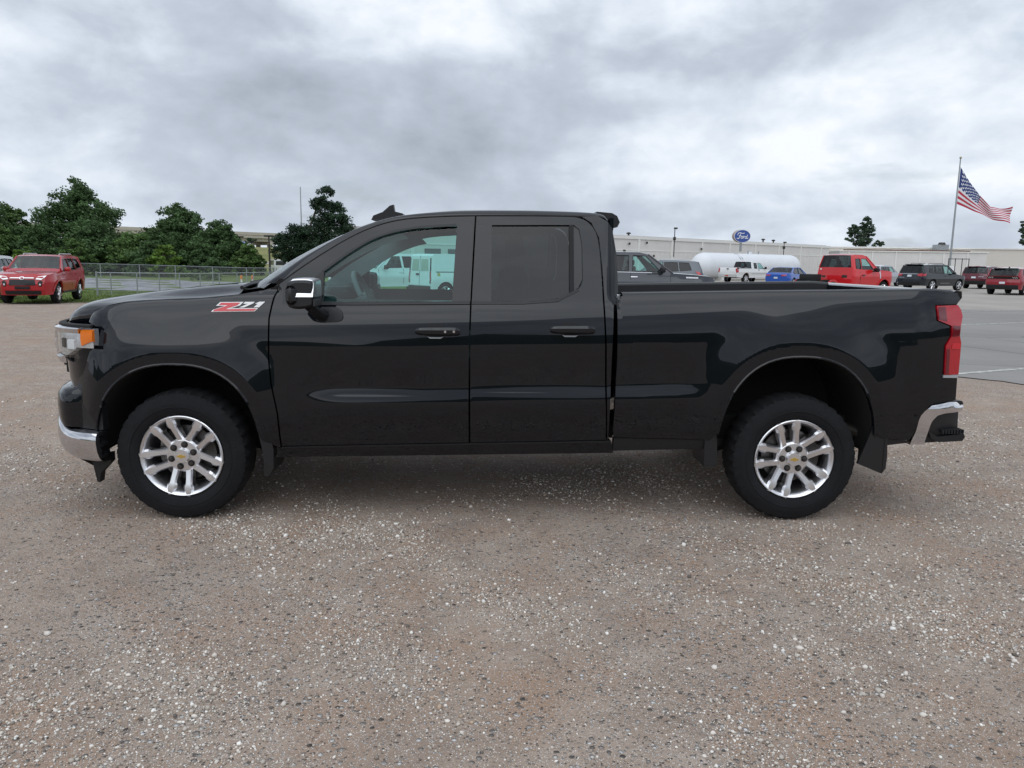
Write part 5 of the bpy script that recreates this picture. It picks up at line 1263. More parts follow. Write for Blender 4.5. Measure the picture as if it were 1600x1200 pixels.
van = dict(sil=van_sil, hw=0.90, z0=0.32, axles=(0.85,3.75), rw=0.33, belt=1.15, tumble=0.10, wind=(4,5), nose_n=4, tail_n=4, round=(0.24,0.6,0.05,0.2), cabin=(1.3,2.4), seats=(2.0,), crown=0.02,
    windows=[([(1.35,1.18),(1.80,1.62),(2.30,1.64),(2.30,1.18)],'d')],
    items=[('rear2','tail_lamp',red_lens,[(0.90,0.82),(0.90,1.14),(1.0,1.14),(1.0,0.82)],0.02), ('rear2','lamp_housing',black_trim,[(0.91,1.15),(0.92,1.66),(1.0,1.66),(1.0,1.15)],0.015), ('rear2','lamp_housing',dark_red_lens,[(0.90,0.66),(0.90,0.81),(1.0,0.81),(1.0,0.66)],0.015),
        ('rear2','rear_glass',mat('dusty_glass',(0.42,0.46,0.38),0.35),[(0.10,1.16),(0.12,1.62),(0.72,1.62),(0.76,1.16)],0.012), ('rear','door_handle',black_trim,[(-0.30,0.98),(-0.30,1.05),(-0.05,1.05),(-0.05,0.98)],0.03), ('rear','door_seam',black_matte,[(-0.008,0.5),(-0.008,1.76),(0.008,1.76),(0.008,0.5)],0.006), ('rear','rear_bumper',black_trim,[(-1,0.34),(-1,0.56),(1,0.56),(1,0.34)],0.05),
        ('side','slide_rail',black_trim,[(2.5,1.10),(2.5,1.13),(4.2,1.13),(4.2,1.10)],0.01), ('side','fuel_flap',mat('fuel_label',(0.45,0.40,0.12),0.6),[(4.02,0.96),(4.02,1.08),(4.16,1.08),(4.16,0.96)],0.008)])
vehicle('parked_van', 'white delivery van with tall rear doors seen through the driver window of the black truck', 'van', (2.7, 29.6), R(216), white_paint, van, 'parked vehicles')

# ---- far vehicles by the embankment
for (nm, lb, ct, xy, a, pt, sp_) in (
    ('parked_van', 'small white van with dark windows at the foot of the embankment, farther from the cedar', 'van', (-26.4, 100.0), R(295), white_paint, dict(van, items=[('rear','rear_glass',dark_int,[(-0.8,1.1),(-0.75,1.62),(0.75,1.62),(0.8,1.1)],0.012)], windows=[([(1.35,1.12),(1.7,1.66),(2.5,1.68),(2.5,1.12)],'d'), ([(2.6,1.12),(2.6,1.68),(4.1,1.68),(4.15,1.12)],'d')])),
    ('parked_van', 'small white van with dark windows at the foot of the embankment, nearer the cedar', 'van', (-24.4, 101.0), R(295), white_paint, dict(van, items=[('rear','rear_glass',dark_int,[(-0.8,1.1),(-0.75,1.62),(0.75,1.62),(0.8,1.1)],0.012)], windows=[([(1.35,1.12),(1.7,1.66),(2.5,1.68),(2.5,1.12)],'d'), ([(2.6,1.12),(2.6,1.68),(4.1,1.68),(4.15,1.12)],'d')]))):
    vehicle(nm, lb, ct, xy, a, pt, sp_, 'vans by the embankment', step=0.3)
vehicle('distant_car', 'pale blue car on the road under the overpass', 'car', (-58.0, 176.0, float(emb(-58, 176))+0.08), R(5), pale_blue_paint, sedan_spec(), None, step=0.3)

# ================================================================== fences, buildings, tank, signs, poles
galv = mat('galvanised', (0.33, 0.35, 0.36), 0.45, 0.6)
link_m = bpy.data.materials.new('chain_link'); link_m.use_nodes = True
t = link_m.node_tree; t.nodes.clear()
o_ = t.nodes.new('ShaderNodeOutputMaterial'); tr = t.nodes.new('ShaderNodeBsdfTransparent'); df = t.nodes.new('ShaderNodeBsdfDiffuse'); df.inputs[0].default_value = (0.30,0.31,0.32,1)
mx = t.nodes.new('ShaderNodeMixShader'); tcn = t.nodes.new('ShaderNodeTexCoord'); mp = t.nodes.new('ShaderNodeMapping'); mp.inputs['Rotation'].default_value = (0, R(45), 0)
sx = t.nodes.new('ShaderNodeSeparateXYZ'); t.links.new(tcn.outputs['Object'], mp.inputs[0]); t.links.new(mp.outputs[0], sx.inputs[0])
def wire(sock):
    a = t.nodes.new('ShaderNodeMath'); a.operation = 'MULTIPLY'; a.inputs[1].default_value = 16.0; t.links.new(sock, a.inputs[0])
    f = t.nodes.new('ShaderNodeMath'); f.operation = 'FRACT'; t.links.new(a.outputs[0], f.inputs[0])
    l = t.nodes.new('ShaderNodeMath'); l.operation = 'LESS_THAN'; l.inputs[1].default_value = 0.07; t.links.new(f.outputs[0], l.inputs[0]); return l.outputs[0]
ma = t.nodes.new('ShaderNodeMath'); ma.operation = 'MAXIMUM'; t.links.new(wire(sx.outputs[0]), ma.inputs[0]); t.links.new(wire(sx.outputs[2]), ma.inputs[1])
t.links.new(ma.outputs[0], mx.inputs[0]); t.links.new(tr.outputs[0], mx.inputs[1]); t.links.new(df.outputs[0], mx.inputs[2]); t.links.new(mx.outputs[0], o_.inputs[0])
def fence(name, label, pts, h, post_r=0.03):
    a = np.array(pts[0]); root = empty(name, (a[0], a[1], float(gz(*a))), 0, label, 'fence')
    def P(p, z): return (p[0]-a[0], p[1]-a[1], float(gz(*p))+z-float(gz(*a)))
    for i, p in enumerate(pts):
        MB().tube([P(p, -0.1), P(p, h+(0.06 if i == 0 else 0.02))], post_r*(1.6 if i == 0 else 1), 8).build('post', galv, root)
    for p, q in zip(pts[:-1], pts[1:]):
        MB().tube([P(p, h), P(q, h)], 0.021, 6).build('top_rail', galv, root)
        MB().add([P(p, 0.03), P(q, 0.03), P(q, h), P(p, h)], [(0,1,2,3)]).build('mesh_panel', link_m, root, smooth=False)
fence('chain_link_fence', 'low chain link fence with a thick corner post just behind the red SUV', NEAR_FENCE, 1.15)
fence('chain_link_fence', 'farther chain link fence running along the foot of the woods', FAR_FENCE, 1.35)

wall_w = mat('white_siding', (0.66, 0.64, 0.61), 0.7, vary=0.05, vscale=0.5)
trim_w = mat('white_trim', (0.74, 0.73, 0.70), 0.6)
roof_b = mat('roof_edge', (0.50, 0.47, 0.42), 0.7)
dark_open = mat('dark_opening', (0.05, 0.055, 0.06), 0.5)
rust_m = mat('rusty_steel', (0.14, 0.08, 0.055), 0.85, vary=0.3, vscale=3)
# long white building whose wall recedes to the right
d_ = np.array([0.763, 0.646]); A = np.array([-16.0, 65.8])+d_*13.0; n_ = np.array([-d_[1], d_[0]])
LEN, HT = 90.0, 5.0
bld = empty('white_building', (A[0], A[1], 0), math.atan2(d_[1], d_[0]), 'long white metal sided building with pilasters behind the parked vehicles', 'building')
MB().box(0, LEN, 0.0, 18, -0.5, HT-0.35).build('wall', wall_w, bld)
MB().box(-0.15, LEN+0.15, -0.16, 18.2, HT-0.35, HT).build('fascia', trim_w, bld)
MB().box(0, LEN, 0.6, 17.5, HT, HT+0.12).build('roof', roof_b, bld)
MB().box(-0.05, LEN, -0.05, 0.0, HT-1.85, HT-1.72).build('wall_band', trim_w, bld)
for k in range(13):
    MB().box(0.3+k*7.2, 0.65+k*7.2, -0.14, 0.0, -0.3, HT-0.36).build('pilaster', trim_w, bld)
for k in range(87):
    MB().box(0.5+k*1.02, 0.56+k*1.02, -0.02, 0.0, -0.3, HT-1.86).build('siding_rib', wall_w, bld)
for (x0, x1, z0_, z1_) in ((2.0,4.0,2.0,2.75), (5.0,7.2,2.0,2.75), (10.5,13.0,2.0,2.75)):
    w = MB().box(x0, x1, -0.08, -0.001, z0_, z1_).build('louvre_window', dark_open, bld)
    for z in np.arange(z0_+0.08, z1_, 0.12): MB().box(x0, x1, -0.12, -0.082, z, z+0.035).build('louvre_slat', galv, w)
for (x, z) in ((34.2,3.9),(37.8,4.1),(39.4,2.4),(50.4,3.55)):
    MB().box(x, x+0.35, -0.25, -0.16, z, z+0.28, bev=0.03).build('wall_lamp', dark_metal, bld)
for (x, y, hh) in ((31.5,4,0.5),(38.0,3,0.4),(62.0,1.5,0.5),(71.0,2,0.5),(76.0,3,0.5)):
    v = MB().tube([(x, y, HT+0.1), (x, y, HT+0.1+hh)], 0.12, 8); v.lathe([(HT+hh, 0.12), (HT+hh+0.05, 0.32), (HT+hh+0.2, 0.30), (HT+hh+0.28, 0.05)], 10, 'z', (x, y, 0)); v.build('roof_vent', dark_metal, bld)
MB().box(30.0, 33.5, 3, 6, HT+0.1, HT+0.55).build('roof_unit', galv, bld)
# lower flat building on the right
B0 = (63.61, 137.00, 0.50)
b2 = empty('flat_building', (B0[0], B0[1], 0), R(-6), 'low cream flat roofed building with rusty steel beams along its roof edge', 'building')
MB().box(0, 62, 6, 24, -0.5, 5.0).build('wall', mat('cream_wall', (0.62,0.58,0.52), 0.75), b2)
MB().box(-0.2, 62.2, 5.75, 24, 5.0, 5.22).build('roof_edge', trim_w, b2)
MB().box(3.0, 29, 0.0, 6, -0.5, 4.2).build('front_wall', wall_w, b2)
MB().box(2.8, 29.2, -0.2, 6, 4.2, 4.38).build('canopy_edge', trim_w, b2)
for k in range(6): MB().box(4.5+k*4.2, 4.75+k*4.2, -0.10, 0.0, -0.3, 4.19).build('pilaster', trim_w, b2)
MB().box(4.0, 26.5, 1.0, 1.3, 4.42, 4.62).build('steel_beam', rust_m, b2)
for k in range(14): MB().prism([(4.0+k*1.6,4.62),(4.1+k*1.6,4.62),(5.6+k*1.6,4.92),(5.5+k*1.6,4.92)] if k % 2 else [(5.5+k*1.6,4.62),(5.6+k*1.6,4.62),(4.1+k*1.6,4.92),(4.0+k*1.6,4.92)], 'y', 1.05, 1.2).build('steel_brace', rust_m, b2)
MB().box(21.5, 23.6, 3.0, 5.0, 4.4, 5.7).build('roof_unit', galv, b2)
MB().tube([(22.5, 3.5, 5.7), (22.5, 3.5, 6.1)], [0.7, 0.5], 10).build('roof_fan', dark_metal, b2)
MB().box(29.3, 62, 5.5, 6, 1.0, 1.12).build('wall_band', trim_w, b2)

# propane storage tank on saddles
T0 = np.array([21.6, 68.5]); tl = 18.6; tr_ = 1.22
tank = empty('storage_tank', (T0[0], T0[1], 0), math.atan2(d_[1], d_[0]), 'big white cylindrical storage tank lying on saddles before the white building', 'tank')
tank_w = mat('tank_white', (0.72, 0.74, 0.77), 0.5, vary=0.03, vscale=1)
pr = [(tr_*(1-math.sin(a)), tr_*math.cos(a)) for a in np.linspace(math.pi/2, 0, 9)]
pr = [(x, r) for x, r in pr] + [(tl-x, r) for x, r in pr[::-1]]
MB().lathe(pr, 40, 'x', (0, 0, 1.42)).build('shell', tank_w, tank)
for x in (3.0, tl-3.0): MB().box(x, x+0.4, -0.95, 0.95, -0.1, 0.75).build('saddle', trim_w, tank)
for x in (3.6, 7.0, 10.2, 13.4, 16.6): MB().lathe([(-0.05,tr_+0.002),(-0.04,tr_+0.014),(0.04,tr_+0.014),(0.05,tr_+0.002)], 40, 'x', (x, 0, 1.42)).build('weld_seam', tank_w, tank)
MB().tube([(6.0,-1.30,0.1),(6.0,-1.30,1.2),(6.0,-1.0,2.2),(6.0,-0.3,2.66)], 0.03, 6).build('ladder_rail', galv, tank)
MB().tube([(6.4,-1.30,0.1),(6.4,-1.30,1.2),(6.4,-1.0,2.2),(6.4,-0.3,2.66)], 0.03, 6).build('ladder_rail', galv, tank)
for x in (9.0, 11.0): MB().tube([(x,0,2.6),(x,0,2.95)], 0.06, 8).build('relief_valve', galv, tank)
MB().tube([(tl*0.5, 0, 2.6), (tl*0.5, 0, 2.85)], 0.3, 12).build('manhole', tank_w, tank)

# oval blue sign on the roof edge
S0 = (37.56, 104.00, 5.48)
sign = empty('oval_sign', (S0[0], S0[1], S0[2]), R(14), 'blue oval sign with white script lettering on a post above the white building', 'sign')
sign_blue = mat('sign_blue', (0.012, 0.060, 0.30), 0.3, 0, 0.5)
ea, eb = 1.32, 0.90
def ell(k, y, a, b2_): return [(a*math.cos(q), y, b2_*math.sin(q)) for q in np.linspace(0, 2*math.pi, 41)[:-1]]
def oval(y0, y1, a, b2_):
    n = 40; mb = MB(); mb.add(ell(n, y0, a, b2_)+ell(n, y1, a, b2_), [tuple(range(n)), tuple(range(2*n-1, n-1, -1))]+[(i, n+i, n+(i+1) % n, (i+1) % n) for i in range(n)]); return mb
oval(0.0, 0.55, ea, eb).build('sign_box', mat('sign_case', (0.36,0.30,0.27), 0.6), sign, angle=30)
oval(-0.02, 0.0, ea*0.985, eb*0.985).build('sign_rim', badge_white, sign, angle=30)
oval(-0.035, -0.02, ea*0.94, eb*0.93).build('sign_face', sign_blue, sign, angle=30)
def stroke(pts, r=0.045):
    MB().tube([(x, -0.045, z) for x, z in smooth_poly(pts, 6)], r, 6).build('letter_stroke', badge_white, sign)
stroke([(-0.78,0.10),(-0.72,0.36),(-0.40,0.46),(0.0,0.36),(0.28,0.44)], 0.05)          # F: swept top bar
stroke([(-0.28,0.40),(-0.40,0.05),(-0.58,-0.30),(-0.80,-0.36),(-0.88,-0.22)], 0.055)  # F: stem and curl
stroke([(-0.60,0.02),(-0.38,0.06),(-0.18,0.04)], 0.04)                                # F: cross bar
stroke([(-0.12,-0.02),(-0.26,-0.18),(-0.16,-0.34),(0.0,-0.22),(-0.02,-0.04),(-0.12,-0.02)], 0.045)   # o
stroke([(-0.02,-0.06),(0.12,-0.02),(0.16,-0.08),(0.10,-0.34)], 0.045); stroke([(0.13,-0.16),(0.24,-0.02),(0.36,-0.06)], 0.045)   # r
stroke([(0.62,-0.06),(0.46,-0.04),(0.38,-0.22),(0.50,-0.34),(0.64,-0.20),(0.80,0.22)], 0.045); stroke([(0.74,0.06),(0.64,-0.26),(0.78,-0.32),(0.90,-0.20)], 0.045)   # d
MB().tube([(0, 0.3, -eb-1.2), (0, 0.3, -eb+0.1)], 0.16, 10).build('sign_post', galv, sign)

# flagpole and flag
FP = (72.42, 112.00, 0.95)
top = (72.23, 112.00, 17.60)
ph = top[2]
pole = empty('flagpole', (FP[0]+0.0, FP[1], 0), 0, 'tall silver flagpole behind the flat building', 'flagpole')
MB().tube([(0,0,0),(0,0,ph*0.5),(0,0,ph)], [0.16,0.13,0.08], 12).build('shaft', galv, pole)
MB().lathe([(-0.18,0.0),(-0.12,0.13),(0,0.18),(0.12,0.13),(0.18,0.0)], 12, 'z', (0,0,ph+0.15)).build('finial', mat('finial_gold',(0.35,0.30,0.18),0.4,0.6), pole)
def flag():
    nu, nv = 104, 52
    hoist = 5.4; fly = 8.2
    V = []; UV = []
    for j in range(nv+1):
        for i in range(nu+1):
            u = i/nu; v = j/nv
            # the fly droops: the cloth hangs down and gathers away from the pole
            x = fly*(u+0.02*math.sin(u*13+v*3)*u)-0.45*(1-v)*u
            dt = hoist*1.10*float(np.interp(u, [0,0.1,0.2,0.4,0.62,0.8,1],[0,0.20,0.38,0.70,0.98,1.0,0.96]))
            db = hoist*(1+0.53*float(np.interp(u, [0,0.27,0.62,1],[0,0.27,0.66,1])))
            z = -(dt*v+db*(1-v))+0.12*math.sin(u*15+v*4.0)*u
            y = 0.45*math.sin(u*12+v*4.5)*u+0.35*math.sin(u*5-v*2)*u
            V.append((x+0.10-0.35*(1-v)*0.0, y, z)); UV.append((u, v))
    F = []; mi = []
    for j in range(nv):
        for i in range(nu):
            a = j*(nu+1)+i; F.append((a, a+1, a+nu+2, a+nu+1))
            u, v = (i+0.5)/nu, (j+0.5)/nv
            st = int((1-v)*13)
            if u < 0.40 and st < 7:
                # rows of stars
                r_ = int((1-v)/(7/13)*9); q = (1-v)/(7/13)*9-r_; cu = u/0.40*12; cc_ = int(cu)
                mi.append(1 if ((cc_+r_) % 2 == 1 and abs(q-0.5) < 0.36 and abs(cu-cc_-0.5) < 0.40 and 0 < cc_ < 12) else 2)
            else: mi.append(0 if st % 2 == 0 else 1)
    mb = MB(); mb.v = V; mb.f = F; mb.m = mi
    fl = mb.build('flag', [mat('flag_red',(0.45,0.03,0.06),0.8), mat('flag_white',(0.72,0.73,0.76),0.8), mat('flag_blue',(0.025,0.045,0.17),0.8)], None, angle=180, loc=(FP[0]+0.05, FP[1], ph-1.2))
    fl.rotation_euler = (0, 0, R(-4))
    return tag(fl, 'large American flag with stars and stripes drooping from the flagpole', 'flag')
flag()

# light poles
def light_pole(base, h, label):
    r_ = empty('light_pole', base, 0, label, 'light pole', 'light poles')
    MB().tube([(0,0,-0.3),(0,0,h)], [0.11,0.07], 8).build('shaft', dark_metal, r_)
    MB().box(-0.45, 0.45, -0.15, 0.15, h, h+0.16, bev=0.04).build('lamp_head', dark_metal, r_)
light_pole((-27.14, 88.00, -0.42), 4.31, 'dark light pole standing in front of the woods, farther from the cedar')
light_pole((-27.03, 92.00, -0.42), 3.74, 'short dark light pole standing in front of the woods, between two taller poles')
light_pole((-18.77, 70.00, -0.42), 3.96, 'dark light pole standing beside the white vans')
def roof_pole(base, h, label):
    r_ = empty('floodlight_pole', base, 0, label, 'floodlight', 'floodlights on the white building')
    MB().tube([(0,0,-2.5),(0,0,h)], 0.06, 8).build('shaft', dark_metal, r_)
    MB().box(-0.12, 0.34, -0.18, 0.18, h-0.08, h+0.14, bev=0.04).build('lamp_head', dark_metal, r_)
    MB().box(-0.16, 0.16, -0.16, 0.16, -0.3, 0.15, bev=0.02).build('junction_box', dark_metal, r_)
roof_pole((26.79, 99.00, 4.92), 1.25, 'small floodlight on a pole above the white building near its left end')
roof_pole((48.94, 118.00, 4.38), 0.70, 'small floodlight on the white building between the oval sign and the roof vents')
# tall thin mast behind the cedar
mpt = (-36.85, 160.00, -1.13); mtp = (-36.42, 160.00, 16.14)
ms = MB().tube([(0,0,0),(0,0,mtp[2])], [0.16, 0.09], 8).build('radio_mast', galv, loc=(mpt[0], mpt[1], 0)); tag(ms, 'tall thin grey mast rising behind the cedar tree', 'mast')
# open steel gate frame by the black SUV
gp = (42.00, 62.00, 0.34)
gf = empty('gate_frame', (gp[0], gp[1], 0), R(-10), 'black steel gate frame standing between the black and maroon SUVs', 'gate')
for k in range(4): MB().tube([(k*0.55,0,0),(k*0.55,0,2.35)], 0.035, 6).build('upright', dark_metal, gf)
for z in (0.2, 2.3): MB().tube([(0,0,z),(1.65,0,z)], 0.035, 6).build('crossbar', dark_metal, gf)
MB().box(0.1, 0.5, -0.03, 0.0, 1.2, 1.7).build('notice_board', badge_white, gf)
# overpass
conc_b = mat('bridge_concrete', (0.50, 0.46, 0.40), 0.85, vary=0.08, vscale=0.3)
oL = (-85.45, 230.00, 9.09); oR = (-28.27, 300.00, 9.88)
dv = np.array([oR[0]-oL[0], oR[1]-oL[1]]); ln = float(np.linalg.norm(dv))
ob = empty('overpass', (oL[0], oL[1], 0), math.atan2(dv[1], dv[0]), 'cream concrete highway overpass on paired piers beyond the trees', 'bridge')
zt = float(oL[2]); 
MB().box(-60, ln+40, -5, 5, zt-1.5, zt-0.55).build('deck', conc_b, ob)
for sg in (-1, 1): MB().box(-60, ln+40, sg*5.0-0.15, sg*5.0+0.15, zt-0.62, zt+0.25).build('parapet', conc_b, ob)
for k in range(4): MB().box(-60, ln+40, -4.2+k*2.6, -3.6+k*2.6, zt-2.5, zt-1.5).build('girder', conc_b, ob)
for x in (-10.0, 24.5, 59.0, 93.5):
    MB().box(x-1.0, x+1.0, -5, 5, zt-3.5, zt-2.5).build('pier_cap', conc_b, ob)
    for sg in (-3.0, 3.0): MB().tube([(x, sg, -2), (x, sg, zt-3.5)], 0.75, 14).build('pier', conc_b, ob)

# ================================================================== trees
bark = mat('bark', (0.075, 0.058, 0.045), 0.9, vary=0.25, vscale=4)
def leaf_mat(name, c):
    mt, t, b = new_mat(name); b.inputs['Roughness'].default_value = 0.75; b.inputs['Specular IOR Level'].default_value = 0.2
    at = t.nodes.new('ShaderNodeAttribute'); at.attribute_name = 'shade'
    mx = t.nodes.new('ShaderNodeMix'); mx.data_type = 'RGBA'; c = np.array(c)
    mx.inputs[6].default_value = (*(c*0.55), 1); mx.inputs[7].default_value = (*(c*1.5), 1)
    t.links.new(at.outputs['Fac'], mx.inputs[0]); t.links.new(mx.outputs[2], b.inputs['Base Color'])
    tl = t.nodes.new('ShaderNodeBsdfTranslucent'); t.links.new(mx.outputs[2], tl.inputs[0]); ms_ = t.nodes.new('ShaderNodeMixShader'); ms_.inputs[0].default_value = 0.25
    o = [n for n in t.nodes if n.type == 'OUTPUT_MATERIAL'][0]
    t.links.new(b.outputs[0], ms_.inputs[1]); t.links.new(tl.outputs[0], ms_.inputs[2]); t.links.new(ms_.outputs[0], o.inputs[0])
    return mt
LEAF = {'oak': leaf_mat('oak_leaves', (0.080,0.138,0.054)), 'mid': leaf_mat('mid_leaves', (0.105,0.175,0.056)), 'lime': leaf_mat('lime_leaves', (0.135,0.225,0.045)), 'cedar': leaf_mat('cedar_needles', (0.040,0.070,0.042)), 'far': leaf_mat('far_leaves', (0.065,0.10,0.062))}
def tree(name, label, base, blobs, kind, n_leaf, leaf, trunk_r=0.25, group=None, cat='tree', limbs=True, trunk_top=None, dens=80, cl=(0.16, 0.34)):
    """blobs: (dx, dy, z, rx, ry, rz) foliage masses relative to the base"""
    root = empty(name, base, 0, label, cat, group)
    bl = np.array(blobs, float)
    # each mass is broken into many small clumps
    vol = bl[:, 3]*bl[:, 4]*bl[:, 5]; pr = vol**0.55; pr /= pr.sum()
    ncl = max(24, int(n_leaf/dens))
    which = rng.choice(len(bl), ncl, p=pr)
    d = rng.normal(0, 1, (ncl, 3)); d /= np.linalg.norm(d, axis=1)[:, None]
    rad = rng.random(ncl)**0.42*rng.uniform(0.82, 1.10, ncl)
    cc_ = bl[which, :3]+d*rad[:, None]*bl[which, 3:]
    cs = (bl[which, 3:].mean(1))*rng.uniform(cl[0], cl[1], ncl)
    tone = np.clip(0.45+rng.normal(0, 0.22, ncl), 0, 1)
    per = n_leaf//ncl
    idx = np.repeat(np.arange(ncl), per); n = len(idx)
    g = rng.normal(0, 1, (n, 3)); g /= np.linalg.norm(g, axis=1)[:, None]
    P = cc_[idx]+g*(rng.random(n)**0.5*cs[idx])[:, None]*np.array([1.15, 1.15, 0.75])
    nd = g*0.6+rng.normal(0, 0.55, (n, 3))+np.array([0, 0, 0.35]); nd /= np.linalg.norm(nd, axis=1)[:, None]
    up = np.tile([0.31, 0.52, 0.79], (n, 1)); a = np.cross(nd, up); a /= np.linalg.norm(a, axis=1)[:, None]; b = np.cross(nd, a)
    s = leaf*rng.uniform(0.6, 1.35, n)[:, None]
    V = np.stack([P-a*s*0.5, P+b*s*0.32-a*s*0.05, P+a*s*0.5, P-b*s*0.32+a*s*0.08], 1).reshape(-1, 3)
    me = bpy.data.meshes.new('crown'); me.vertices.add(n*4); me.vertices.foreach_set('co', V.ravel())
    me.loops.add(n*4); me.loops.foreach_set('vertex_index', np.arange(n*4, dtype=np.int32)); me.polygons.add(n); me.polygons.foreach_set('loop_start', (np.arange(n)*4).astype(np.int32)); me.update(calc_edges=True)
    sh = np.clip(tone[idx]+rng.normal(0, 0.12, n), 0, 1)
    at = me.attributes.new('shade', 'FLOAT', 'POINT'); at.data.foreach_set('value', np.repeat(sh, 4).astype(np.float32))
    me.materials.append(LEAF[kind])
    o = bpy.data.objects.new('crown', me); COL.objects.link(o); o.parent = root
    H = bl[:, 2].max(); zt = trunk_top or H*0.9
    tk = MB().tube([(0,0,-0.3), (0.05,0,zt*0.3), (-0.05,0.03,zt*0.6), (0.03,0,zt)], [trunk_r*1.15, trunk_r*0.9, trunk_r*0.6, trunk_r*0.15], 8)
    if limbs:
        for bb in bl:
            z1 = max(0.5, bb[2]*0.55)
            tk.tube([(0, 0, z1*0.8), (bb[0]*0.5, bb[1]*0.5, z1+(bb[2]-z1)*0.5), (bb[0], bb[1], bb[2])], [trunk_r*0.45, trunk_r*0.3, trunk_r*0.08], 6)
    tk.build('trunk', bark, root)
    return root
def woods_tree(base, H, W, kind, label, n=7000, leaf=0.42, seed=0, skirt=True):
    """a broad tree H metres tall with a crown W metres wide"""
    r0 = np.random.default_rng(seed)
    bl = []
    for k in range(9):
        a = k*2.4+r0.uniform(0, 0.8); f = (k+0.5)/9
        z = H*(0.30+0.52*f); rr = W*0.5*(1-0.75*max(0, f-0.35)/0.65)*0.62
        bl.append((math.cos(a)*rr, math.sin(a)*rr, z, W*0.24*(1.1-0.35*f), W*0.24*(1.1-0.35*f), H*0.15))
    bl.append((0, 0, H*0.84, W*0.20, W*0.20, H*0.15)); bl.append((0, 0, H*0.5, W*0.33, W*0.33, H*0.28))
    if skirt:
        for k in range(5):
            a = k*1.26+0.4; bl.append((math.cos(a)*W*0.34, math.sin(a)*W*0.34, H*0.16, W*0.20, W*0.20, H*0.16))
    return tree('oak_tree' if kind == 'oak' else 'leafy_tree', label, base, bl, kind, int(n*3.4), leaf*0.74, 0.22+0.012*H, 'trees of the woods', dens=70, cl=(0.24, 0.46))
for a in (
    ((-56.24, 86.00, -0.42), 8.85, 11.30, 'oak', 'dark tree at the end of the woods beyond the white car', 6500, 0.42, 11),
    ((-55.74, 92.00, -0.42), 8.03, 7.63, 'mid', 'mid green tree standing between the two tallest woods trees', 5500, 0.42, 12),
    ((-43.13, 76.00, -0.42), 4.93, 6.03, 'oak', 'rounded dark tree directly behind the red SUV', 5000, 0.36, 13),
    ((-48.64, 94.00, -0.42), 11.27, 12.30, 'oak', 'tallest dark tree of the woods, above the red SUV', 9500, 0.44, 14),
    ((-39.99, 80.00, -0.42), 5.62, 7.74, 'oak', 'broad dark tree in front of the tallest woods tree', 6000, 0.38, 15),
    ((-35.37, 78.00, -0.42), 4.75, 6.18, 'mid', 'mid green tree filling the dip between the two tall woods trees', 5000, 0.36, 16),
    ((-35.11, 90.00, -0.42), 8.28, 9.84, 'oak', 'tall round topped dark tree near the overpass end of the woods', 8500, 0.42, 17),
    ((-29.49, 88.00, -0.42), 6.40, 7.32, 'oak', 'dark tree on the flank of the woods next to the overpass', 6500, 0.40, 18),
    ((-25.07, 84.00, -0.42), 3.73, 3.68, 'mid', 'low bushy tree at the overpass end of the woods', 3500, 0.34, 19),
    ((-31.50, 74.00, -0.42), 3.77, 5.23, 'oak', 'low dark tree at the front of the woods beside the far fence', 4500, 0.34, 20),
    ((-27.33, 75.00, -0.42), 3.48, 5.30, 'oak', 'low spreading dark tree in front of the round topped tree', 4500, 0.34, 21),
    ((-47.60, 76.00, -0.42), 5.31, 5.36, 'mid', 'mid green tree by the white car', 4500, 0.36, 22),
    ((-41.55, 70.00, -0.42), 2.81, 2.73, 'lime', 'yellow green sapling behind the roof of the red SUV', 2600, 0.30, 31),
    ((-29.42, 72.00, -0.42), 3.38, 3.18, 'lime', 'yellow green sapling in front of the low dark tree', 2600, 0.30, 32),
    ((-37.98, 72.00, -0.42), 3.86, 3.82, 'mid', 'lighter green bushy tree beside the red SUV', 2600, 0.30, 33),
    ):
    woods_tree(*a)
# cedar beside the windscreen: tall leader with ragged side masses
tree('cedar_tree', 'ragged dark cedar with a tall leader rising behind the windshield of the black truck', (-18.16, 82.00, -0.42),
     [(2.39, 0, 9.16, 0.79, 0.71, 0.86), (1.73, 0, 7.92, 1.01, 0.91, 0.86), (3.11, 0, 7.47, 1.15, 1.04, 1.01), (2.38, 0, 6.29, 1.73, 1.56, 1.15), (4.12, 0, 6.11, 1.30, 1.17, 1.15), (4.58, 0, 4.95, 1.44, 1.30, 1.15), (1.65, 0, 4.91, 1.87, 1.69, 1.15), (-0.43, 0, 4.88, 1.44, 1.30, 0.86), (-1.50, 0, 4.17, 1.58, 1.43, 0.72), (-2.70, 0, 3.74, 1.01, 0.91, 0.86), (-2.60, 0, 2.57, 1.30, 1.17, 0.72), (-0.49, 0, 3.08, 1.87, 1.69, 1.15), (1.96, 0, 3.11, 2.16, 1.94, 1.30), (4.06, 0, 3.35, 1.58, 1.43, 1.15), (-1.57, 0, 1.88, 1.01, 0.91, 0.58), (0.88, 0, 1.85, 1.73, 1.56, 0.86)], 'cedar', 36000, 0.22, 0.26, None, trunk_top=3.4, dens=85, cl=(0.32, 0.58))
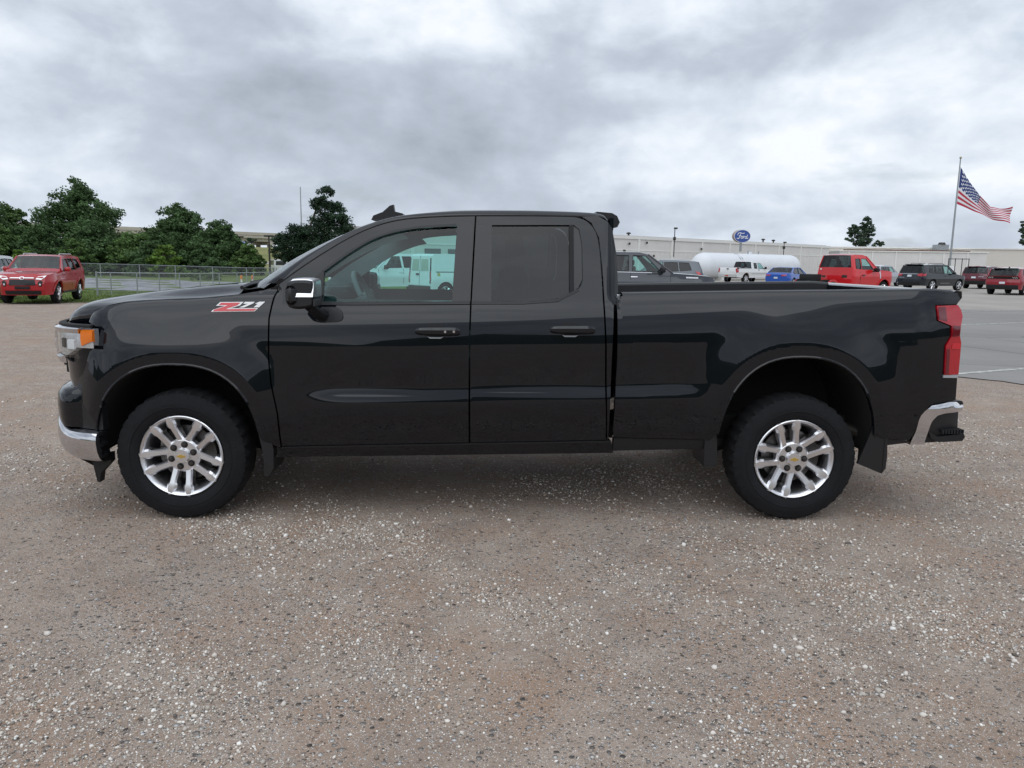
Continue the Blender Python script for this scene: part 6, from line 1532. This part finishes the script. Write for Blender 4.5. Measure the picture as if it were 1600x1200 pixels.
# trees behind the building
tree('leafy_tree', 'lone loose crowned tree rising behind the white building', (87.04, 170.00, 0), [(0.78, 0, 11.67, 1.31, 1.18, 1.16), (-0.12, 0, 10.24, 1.89, 1.70, 1.31), (-2.58, 0, 9.78, 1.31, 1.18, 1.31), (-1.16, 0, 8.67, 2.03, 1.83, 1.31), (1.49, 0, 8.70, 1.45, 1.31, 1.31), (-3.13, 0, 7.64, 1.45, 1.31, 1.02), (-0.13, 0, 6.97, 2.62, 2.35, 1.16), (3.74, 0, 6.60, 1.16, 1.05, 0.58)], 'far', 5500, 0.44, 0.5, dens=50, cl=(0.22, 0.42))
tree('slim_tree', 'slender sparse tree behind the flat building beyond the flag', (125.23, 170.00, 0), [(-1.44, 0, 11.51, 0.58, 0.52, 0.73), (-1.57, 0, 10.08, 0.73, 0.65, 0.58), (-0.83, 0, 8.94, 0.73, 0.65, 0.73), (-0.96, 0, 7.51, 0.87, 0.78, 0.73)], 'far', 1500, 0.45, 0.28, dens=40, cl=(0.3, 0.6))
tree('leafy_tree', 'small round tree on the embankment under the overpass', (-59.66, 200.00, 3.5), [(-0.00, 0, 2.73, 1.02, 0.92, 0.51), (0.96, 0, 2.25, 1.02, 0.92, 0.51), (-0.69, 0, 2.07, 0.85, 0.77, 0.51)], 'far', 900, 0.5, 0.2)
# shrubs along the ditch beyond the near fence
for bx, by, lb in ((-24.60, 66.00, 'rounded shrub beyond the ditch in front of the round topped tree'), (-22.12, 63.00, 'rounded shrub beyond the ditch next to the orange barrels')):
    zz = float(gz(bx, by))
    tree('shrub', lb, (bx, by, zz), [(0,0,0.5,1.1,1.0,0.6), (0.8,0.2,0.4,0.8,0.8,0.5), (-0.9,0,0.35,0.8,0.8,0.45)], 'mid', 1400, 0.16, 0.05, 'shrubs by the ditch', 'shrub', limbs=False)
# orange topped marker posts by the fence corner
for bx, by, lb in ((-13.98, 46.00, 'orange topped white marker post by the fence, next to the first light pole'), (-13.28, 46.00, 'orange topped white marker post by the fence, between the light poles')):
    zz = float(gz(bx, by))
    r_ = empty('marker_post', (bx, by, zz), 0, lb, 'marker post', 'marker posts')
    org = MATS.get('marker_orange') or mat('marker_orange', (0.75,0.25,0.06), 0.6)
    MB().lathe([(-0.1,0.06),(0.62,0.06)], 10, 'z').build('post', badge_white, r_)
    MB().lathe([(0.62,0.075),(0.86,0.075),(0.88,0.0)], 10, 'z').build('orange_cap', org, r_)
